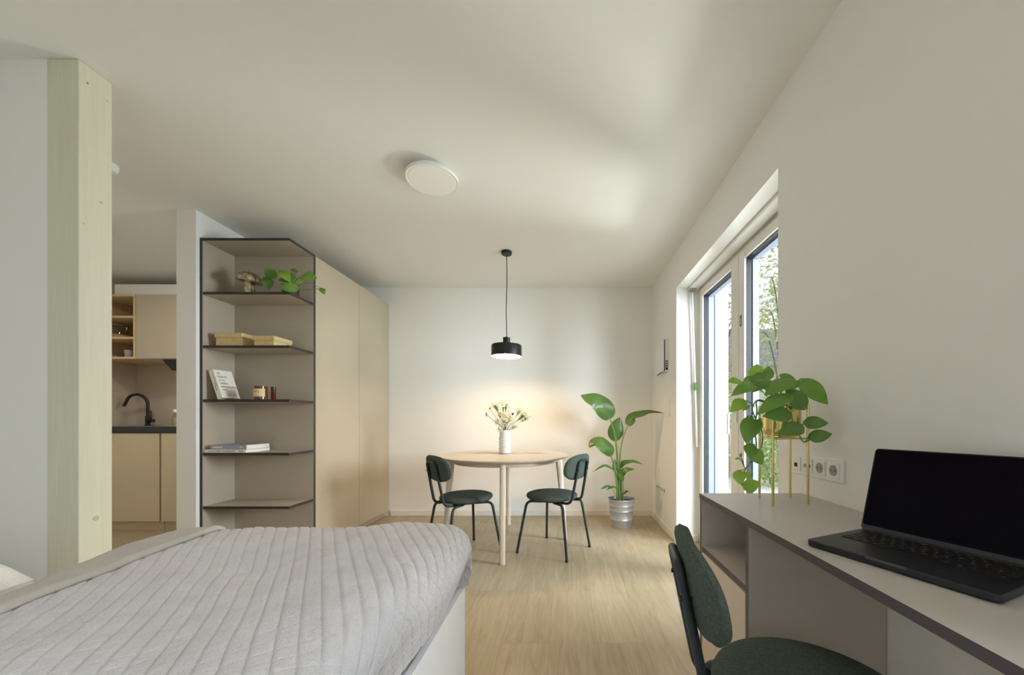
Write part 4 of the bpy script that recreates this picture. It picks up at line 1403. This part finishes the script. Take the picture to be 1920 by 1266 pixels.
pc = Vector((0.793, 1.362, zr + 0.0045))
ph = thing('pothos_plant', 'lush trailing pothos in a brass pot held by the stand on the desk', 'plant', pc)
MB().lathe([(0.04, 0), (0.052, 0.002), (0.06, 0.012), (0.062, 0.03), (0.062, 0.116), (0.059, 0.116), (0.058, 0.09)], n=40).build('plant_pot', M['brass'], ph, smooth=True)
MB().lathe([(0.057, 0.085), (0.057, 0.095)], n=24).build('soil', M['soil'], ph)
z3 = zpx(1340, 660, 4.221)
src = pc + Vector((0, 0, 0.095))
LV = [
    ((222, 242), (103, 238), 76, 1.30, 1.27, 'leaflight'), ((312, 262), (130, 350), 92, 1.28, 1.25, 'leaf'),
    ((318, 192), (335, 96), 96, 1.38, 1.40, 'leaflight'), ((410, 212), (428, 115), 88, 1.42, 1.44, 'leaf'),
    ((300, 240), (428, 150), 66, 1.36, 1.38, 'leafdark'), ((424, 226), (302, 320), 96, 1.30, 1.27, 'leafdark'),
    ((300, 200), (222, 248), 58, 1.40, 1.40, 'leaf'), ((602, 228), (394, 350), 118, 1.28, 1.25, 'leaf'),
    ((525, 190), (650, 228), 56, 1.40, 1.40, 'leaf'), ((585, 275), (722, 240), 62, 1.36, 1.36, 'leaf'),
    ((694, 236), (899, 417), 138, 1.32, 1.30, 'leaf'), ((706, 436), (560, 284), 138, 1.27, 1.30, 'leafdark'),
    ((590, 345), (332, 502), 118, 1.25, 1.22, 'leaf'), ((592, 488), (378, 512), 116, 1.24, 1.22, 'leafdark'),
    ((688, 590), (496, 656), 108, 1.24, 1.21, 'leafdark'), ((718, 560), (902, 566), 104, 1.30, 1.27, 'leafdark'),
    ((758, 680), (932, 648), 102, 1.30, 1.28, 'leafdark'), ((228, 385), (124, 478), 88, 1.32, 1.29, 'leaflight'),
    ((275, 525), (252, 735), 118, 1.30, 1.27, 'leaf'), ((352, 545), (290, 694), 78, 1.29, 1.27, 'leaf'),
    ((292, 735), (262, 828), 92, 1.31, 1.29, 'leaf'), ((300, 780), (378, 893), 112, 1.30, 1.28, 'leaf'),
    ((190, 945), (205, 1052), 98, 1.32, 1.30, 'leaflight'), ((238, 1078), (362, 1030), 108, 1.30, 1.28, 'leaflight'),
    ((238, 955), (304, 1008), 36, 1.33, 1.33, 'leaflight'), ((204, 830), (212, 798), 22, 1.32, 1.32, 'leaf'),
    ((192, 840), (158, 852), 16, 1.32, 1.31, 'leaflight'), ((265, 430), (220, 470), 30, 1.34, 1.33, 'leaflight'),
]
VINE = [src, P(*z3((345, 385)), 1.34), P(*z3((335, 470)), 1.34), P(*z3((318, 600)), 1.33), P(*z3((330, 760)), 1.33), P(*z3((285, 870)), 1.325), P(*z3((240, 935)), 1.325), P(*z3((215, 1060)), 1.33)]
MB().tube(spline(VINE, 34), 0.0026, 7).build('vine', M['stem'], ph, smooth=True, world=True)
VINE2 = [src, P(*z3((360, 380)), 1.31), P(*z3((300, 440)), 1.31), P(*z3((320, 520)), 1.31), P(*z3((378, 640)), 1.31), P(*z3((372, 760)), 1.32)]
MB().tube(spline(VINE2, 26), 0.0022, 7).build('vine', M['stem'], ph, smooth=True, world=True)
VINE3 = [src + Vector((0, 0.01, 0)), P(*z3((575, 330)), 1.29), P(*z3((570, 440)), 1.27), P(*z3((620, 550)), 1.27), P(*z3((680, 680)), 1.28), P(*z3((710, 715)), 1.29), P(*z3((758, 690)), 1.30)]
MB().tube(spline(VINE3, 26), 0.0022, 7).build('vine', M['stem'], ph, smooth=True, world=True)
node = {17: (318, 430), 18: (318, 520), 19: (372, 530), 20: (330, 740), 21: (325, 800), 22: (240, 935), 23: (220, 1060), 24: (235, 945), 25: (240, 925), 26: (240, 925), 27: (300, 430), 13: (620, 545), 14: (700, 580), 15: (680, 610), 16: (712, 715), 11: (600, 480)}
for i, (b, t, w_, d, dt, m) in enumerate(LV):
    sf = src + Vector((random.uniform(-.02, .02), random.uniform(-.02, .02), 0))
    if i in node:
        sf = P(*z3(node[i]), 1.32 if i > 16 else 1.28)
    plant_leaf(ph, z3, b, t, (w_, 4.221), d, dt, M[m], sf, up=0.42 if i < 13 else 0.2, droop=0.10, stem_r=0.0016)

# ------------------------------------------------------------------ bed
BX1 = -0.372                 # outer face of the foot panel
BY0, BY1, BX0 = -0.02, 1.40, -2.58
bed = thing('bed_frame', 'white bed frame with low panels along the wall', 'bed', (-1.45, 0.7, 0))
MB().box((BX1 - 0.022, BY0, 0.0), (BX1, BY1, 0.42)).build('foot_panel', M['bedwhite'], bed, world=True, bevel=0.0015)
MB().box((BX0, BY1 - 0.022, 0.08), (BX1 - 0.022, BY1, 0.415)).build('side_rail', M['bedwhite'], bed, world=True, bevel=0.0015)
MB().box((BX0, BY0, 0.08), (BX1 - 0.022, BY0 + 0.022, 0.415)).build('side_rail', M['bedwhite'], bed, world=True, bevel=0.0015)
MB().box((BX0 - 0.015, BY0, 0), (BX0, BY1, 0.44)).build('head_panel', M['bedwhite'], bed, world=True, bevel=0.0015)
MB().box((BX0, BY0 + 0.022, 0.18), (BX1 - 0.022, BY1 - 0.022, 0.215)).build('slatted_base', M['bedwhite'], bed, world=True)
MB().box((BX1 - 0.036, BY0 + 0.03, 0.39), (BX1 - 0.0225, BY1 - 0.024, 0.408)).build('foot_ledge', M['bedwhite'], bed, world=True)

mt = thing('mattress', 'mattress with smooth white fitted sheet lying in the bed frame', 'mattress', (-1.45, 0.7, 0.2155))
n = 28
rows = []
mx0, mx1, my0, my1, mz0, mz1 = BX0 + 0.01, BX1 - 0.05, BY0 + 0.026, BY1 - 0.026, 0.2155, 0.462
MB().box((mx0, my0, mz0), (mx1, my1, mz1)).build('mattress_body', M['sheet'], mt, world=True, bevel=0.035, seg=5, smooth=True)

# pillow
pw = thing('pillow', 'soft white textured pillow at the head of the bed', 'pillow', (-2.165, 0.93, 0.4625))
m = MB()
rows_t, rows_b = [], []
NP = 24
for i in range(NP + 1):
    u = -1 + 2 * i / NP
    rt, rb = [], []
    for k in range(NP + 1):
        v = -1 + 2 * k / NP
        hgt = (max(0, 1 - u ** 4) ** 0.42) * (max(0, 1 - v ** 4) ** 0.42)
        sx = 0.335 * u * (1 - 0.06 * (1 - v * v))
        sy = 0.36 * v * (1 - 0.06 * (1 - u * u))
        wr = 0.006 * noise.noise(Vector((u * 3, v * 3, 1.3)))
        rt.append(Vector((sx, sy, 0.032 + 0.15 * hgt + wr * hgt)))
        rb.append(Vector((sx, sy, 0.032 - 0.030 * hgt)))
    rows_t.append(rt)
    rows_b.append(rb)
m.grid(rows_t)
m.grid(rows_b)
m.build('pillow_body', mat('white_textured_pillow', (240, 238, 236), 0.95, bump=1.0, bscale=70), pw, smooth='all', weld=True)


# blanket over the duvet
def interp(tab, x):
    if x <= tab[0][0]:
        return tab[0][1]
    for (a, b), (c, d) in zip(tab, tab[1:]):
        if x <= c:
            t = (x - a) / (c - a)
            t = t * t * (3 - 2 * t)
            return b + (d - b) * t
    return tab[-1][1]


RIDGE = [(-1.46, 0.630), (-1.27, 0.634), (-1.12, 0.641), (-0.92, 0.646), (-0.76, 0.650), (-0.56, 0.662), (-0.46, 0.662), (-0.40, 0.655)]
HEM = -1.285
CELL = 0.035
QA = math.radians(33)          # the blanket is thrown askew: its seams run 33 degrees off the bed's width


def top_z(x, y):
    z = interp(RIDGE, x)
    near = 1.40 - y
    z -= 0.028 * min(1, near / 0.6) * (1 if x < -0.9 else max(0.35, 1 - (x + 0.9) / 0.6))
    z += 0.018 * noise.noise(Vector((x * 3.2, y * 3.6, 0.4))) + 0.006 * noise.noise(Vector((x * 9, y * 9, 2.4)))
    z -= 0.024 * math.exp(-((x + 0.92) ** 2 / 0.035 + (y - 1.09) ** 2 / 0.008))
    z -= 0.016 * math.exp(-((x + 1.12 + 0.3 * (y - 0.9)) ** 2 / 0.006 + (y - 0.95) ** 2 / 0.03))
    return z


def groove(s):
    t = 1 - abs((s / CELL) % 1.0 - 0.5) * 2      # 0 at a seam, 1 in the middle of a cell
    return 1 - min(1.0, t * 2.6) ** 0.7


bl_ = thing('blanket', 'grey quilted plush blanket spread over the foot half of the bed', 'blanket', (-0.9, 0.7, 0.465))
NX, NY = 400, 470
ya, yb = 0.02, 1.372
rows = []
for j in range(NY + 1):
    y = ya + (yb - ya + 0.13) * j / NY
    row = []
    over = max(0.0, y - yb)                     # arc length beyond the far edge
    over2 = 0
    for i in range(NX + 1):
        s = HEM - 0.02 + (1.16) * i / NX        # arc length along the bed
        xe = -0.43                               # where the foot roll starts
        ys = min(y, yb)
        zt_ = top_z(min(s, xe), ys)
        x, z = s, zt_
        nx, nz = 0.0, 1.0
        if s > xe:
            rr = 0.082 + 0.010 * math.sin(ys * 7)
            a = (s - xe) / rr
            amax = 2.0
            if a <= amax:
                x = xe + rr * math.sin(a)
                z = zt_ - rr + rr * math.cos(a)
                nx, nz = math.sin(a), math.cos(a)
            else:
                k = s - xe - rr * amax
                x = xe + rr * math.sin(amax) + math.cos(amax) * k * 0.8
                z = zt_ - rr + rr * math.cos(amax) - math.sin(amax) * k
                nx, nz = math.sin(amax), math.cos(amax)
            z = max(z, 0.425)
            if z < 0.435:
                x = min(x, BX1 - 0.038)
        yy, ny = ys, 0.0
        if over > 0:
            r2 = 0.05
            a = min(over / r2, 1.55)
            yy = yb + r2 * math.sin(a) * 0.6
            z -= r2 * (1 - math.cos(a)) + max(0, over - r2 * 1.55) * 0.95
            ny = math.sin(a)
        qs, qr = s * math.cos(QA) + y * math.sin(QA), y * math.cos(QA) - s * math.sin(QA)
        g = 0.0062 * max(groove(qs), 0.4 * groove(qr)) - 0.0012 * noise.noise(Vector((s * 40, y * 40, 5)))
        row.append(Vector((x - nx * g, yy - ny * g, z - nz * g)))
    rows.append(row)
m = MB()
m.grid(rows)
m.build('blanket_cloth', M['blanket'], bl_, smooth='all', world=True, thick=0.006)

# turned back edge: smooth reverse side, with a rolled hem over the quilted side
rows = []
NYF, NF = 110, 44
for j in range(NYF + 1):
    y = -0.0 + 1.405 * j / NYF
    row = []
    hx = HEM + 0.012 * noise.noise(Vector((y * 4, 0.3, 0))) + 0.006 * noise.noise(Vector((y * 14, 7.3, 0)))
    ys = min(y, yb)
    drop = max(0, y - yb)
    for i in range(NF + 1):
        u = i / NF
        if u < 0.22:                             # rolled hem
            a = math.pi * (u / 0.22) * 1.15 - 0.15 * math.pi
            r = 0.010
            x = hx + r * math.cos(a) * 1.3
            z = top_z(hx, ys) + 0.006 + r * math.sin(a) + 0.002
        else:
            k = (u - 0.22) / 0.78
            L = 0.33 * k
            xs = hx - 0.012
            flat = 0.055 + 0.055 * min(1, max(0, (y - 0.95) / 0.4)) + 0.012 * noise.noise(Vector((y * 3, 3.1, 0)))
            if L < flat:
                x = xs - L
                z = top_z(x, ys) + 0.012
            else:
                a = min((L - flat) / 0.07, 1.5)
                rest = max(0, L - flat - 0.105)
                x = xs - flat - 0.07 * math.sin(a)
                z = max(0.467, top_z(x, ys) + 0.012 - 0.07 * (1 - math.cos(a)) - rest)
        z += 0.004 * noise.noise(Vector((x * 5, y * 22, 9))) * min(1, u * 3)
        row.append(Vector((x, min(y, yb + 0.025), z - 0.6 * drop)))
    rows.append(row)
m = MB()
m.grid(rows)
m.build('turned_back_edge', M['flap'], bl_, smooth='all', world=True, thick=0.005)

# ------------------------------------------------------------------ outside
struct(MB().box((XW, -2.5, -0.14), (3.6, 7.0, -0.02)).build('terrace_ground', M['terrace']), 'pale concrete terrace outside the balcony door', 'terrace')
struct(MB().box((3.6, -6, -0.3), (26, 34, -0.08)).box((XW + 0.1, 7.0, -0.3), (3.6, 34, -0.08)).build('garden_ground', M['lawn']), 'sunlit garden lawn beyond the terrace', 'lawn')
bp_ = thing('balcony_post', 'pale timber post of the terrace roof outside the balcony door', 'post', (1.52, 3.55, -0.02))
MB().box((1.445, 3.50, -0.02), (1.54, 3.62, 2.36)).build('post_shaft', M['extwood'], bp_, world=True, bevel=0.004)
bb = thing('terrace_beam', 'pale timber beam of the terrace roof above the balcony door', 'beam', (1.5, 2.4, 2.36))
MB().box((1.48, -1.0, 2.37), (1.60, 3.9, 2.56)).build('beam_shaft', M['extwood'], bb, world=True, bevel=0.004)


def tree(label, name, x, y, h_, r, n_leaf, leaf_size, m, seed, z0=-0.08, trunk=0.09, low=0.35):
    rnd = random.Random(seed)
    t = thing(name, label, 'tree' if h_ > 2 else 'shrub', (x, y, z0), group='trees in the garden' if h_ > 2 else 'shrubs by the terrace')
    tk = MB()
    if h_ > 2:
        tk.tube(spline([(0, 0, 0), (0.1, 0.05, h_ * 0.4), (-0.05, 0, h_ * 0.9)], 10), [trunk, trunk * 0.35], 8)
    nb = 7
    blobs = []
    for k in range(nb):
        a = rnd.uniform(0, 6.28)
        zz = h_ * rnd.uniform(low, 0.95)
        e = Vector((math.cos(a) * r * rnd.uniform(0.2, 0.75), math.sin(a) * r * rnd.uniform(0.2, 0.75), zz))
        tk.tube(spline([(0, 0, max(0, zz - h_ * 0.25)), e * 0.5 + Vector((0, 0, zz * 0.45)), e], 6), [trunk * 0.35, 0.006], 5)
        blobs.append(e)
    tk.build('trunk', M['bark'], t, smooth=True)
    lf = MB()
    for k in range(n_leaf):
        e = blobs[k % nb]
        p = e + Vector((rnd.gauss(0, r * 0.3), rnd.gauss(0, r * 0.3), rnd.gauss(0, h_ * 0.10)))
        s_ = leaf_size * rnd.uniform(0.6, 1.3)
        u = Vector((rnd.gauss(0, 1), rnd.gauss(0, 1), rnd.gauss(0, 0.6))).normalized()
        v = u.orthogonal().normalized()
        nn = u.cross(v)
        lf.add([p - u * s_, p + v * s_ * 0.55 + nn * s_ * 0.12, p + u * s_, p - v * s_ * 0.55 + nn * s_ * 0.12], [(0, 1, 2, 3)])
    lf.build('foliage', m, t)
    return t


tree('nearest leafy tree seen through the wide pane of the balcony door', 'maple_tree', 4.35, 7.5, 5.6, 1.1, 1000, 0.06, M['foliage'], 3, low=0.52, trunk=0.06)
tree('leafy tree behind the terrace post seen through the narrow pane', 'maple_tree', 4.9, 11.8, 6.4, 1.3, 1800, 0.08, M['foliage'], 5, low=0.2)
tree('loose leafy tree in front of the neighbouring house', 'maple_tree', 7.9, 12.6, 6.6, 1.4, 1400, 0.08, M['foliage'], 8, low=0.55)
tree('low green shrub by the terrace edge behind the door', 'garden_shrub', 3.25, 5.9, 0.9, 0.4, 1200, 0.035, M['shrub'], 11, low=0.2, trunk=0.03)
tree('low pale green shrub further back in the garden', 'garden_shrub', 4.9, 9.2, 1.2, 0.5, 1200, 0.04, M['shrub'], 12, low=0.2, trunk=0.03)
hs = thing('neighbour_house', 'pale neighbouring house with grey tiled roof beyond the garden', 'house', (9.5, 17, -0.1))
MB().box((5.6, 15.4, -0.1), (14, 22, 3.25)).build('house_wall', M['render'], hs, world=True)
r_ = MB()
r_.add([(5.2, 15.0, 3.2), (14.4, 15.0, 3.2), (14.4, 18.7, 5.6), (5.2, 18.7, 5.6), (5.2, 22.4, 3.2), (14.4, 22.4, 3.2)], [(0, 1, 2, 3), (3, 2, 5, 4), (0, 3, 4), (1, 5, 2)])
ro = r_.build('house_roof', M['roof'], hs, world=True)
uv = ro.data.uv_layers.new(name='uv')
for poly in ro.data.polygons:
    for li in poly.loop_indices:
        co = ro.data.vertices[ro.data.loops[li].vertex_index].co
        uv.data[li].uv = (co.x, co.z * 1.8)
wn = MB().box((8.6, 15.36, 1.0), (9.9, 15.41, 2.3)).build('house_window', M['gasket'], hs, world=True)
MB().box((8.52, 15.33, 0.92), (8.62, 15.40, 2.38)).box((9.88, 15.33, 0.92), (9.98, 15.40, 2.38)).box((8.62, 15.33, 2.28), (9.88, 15.40, 2.38)).box((8.62, 15.33, 0.92), (9.88, 15.40, 1.02)).build('window_surround', M['pvc'], wn, world=True)
fn = thing('garden_fence', 'low pale picket fence between terrace and garden', 'fence', (4.0, 6.9, -0.1))
for k in range(3):
    MB().box((2.6 + k * 1.4, 6.86, -0.1), (2.68 + k * 1.4, 6.94, 0.95)).build('fence_post', M['extwood'], fn, world=True)
pk = MB()
for k in range(30):
    pk.box((2.62 + k * 0.1, 6.83, 0.0), (2.67 + k * 0.1, 6.86, 0.9))
pk.box((2.6, 6.862, 0.2), (5.6, 6.885, 0.26)).box((2.6, 6.862, 0.7), (5.6, 6.885, 0.76))
pk.build('picket_slats', M['extwood'], fn, world=True)
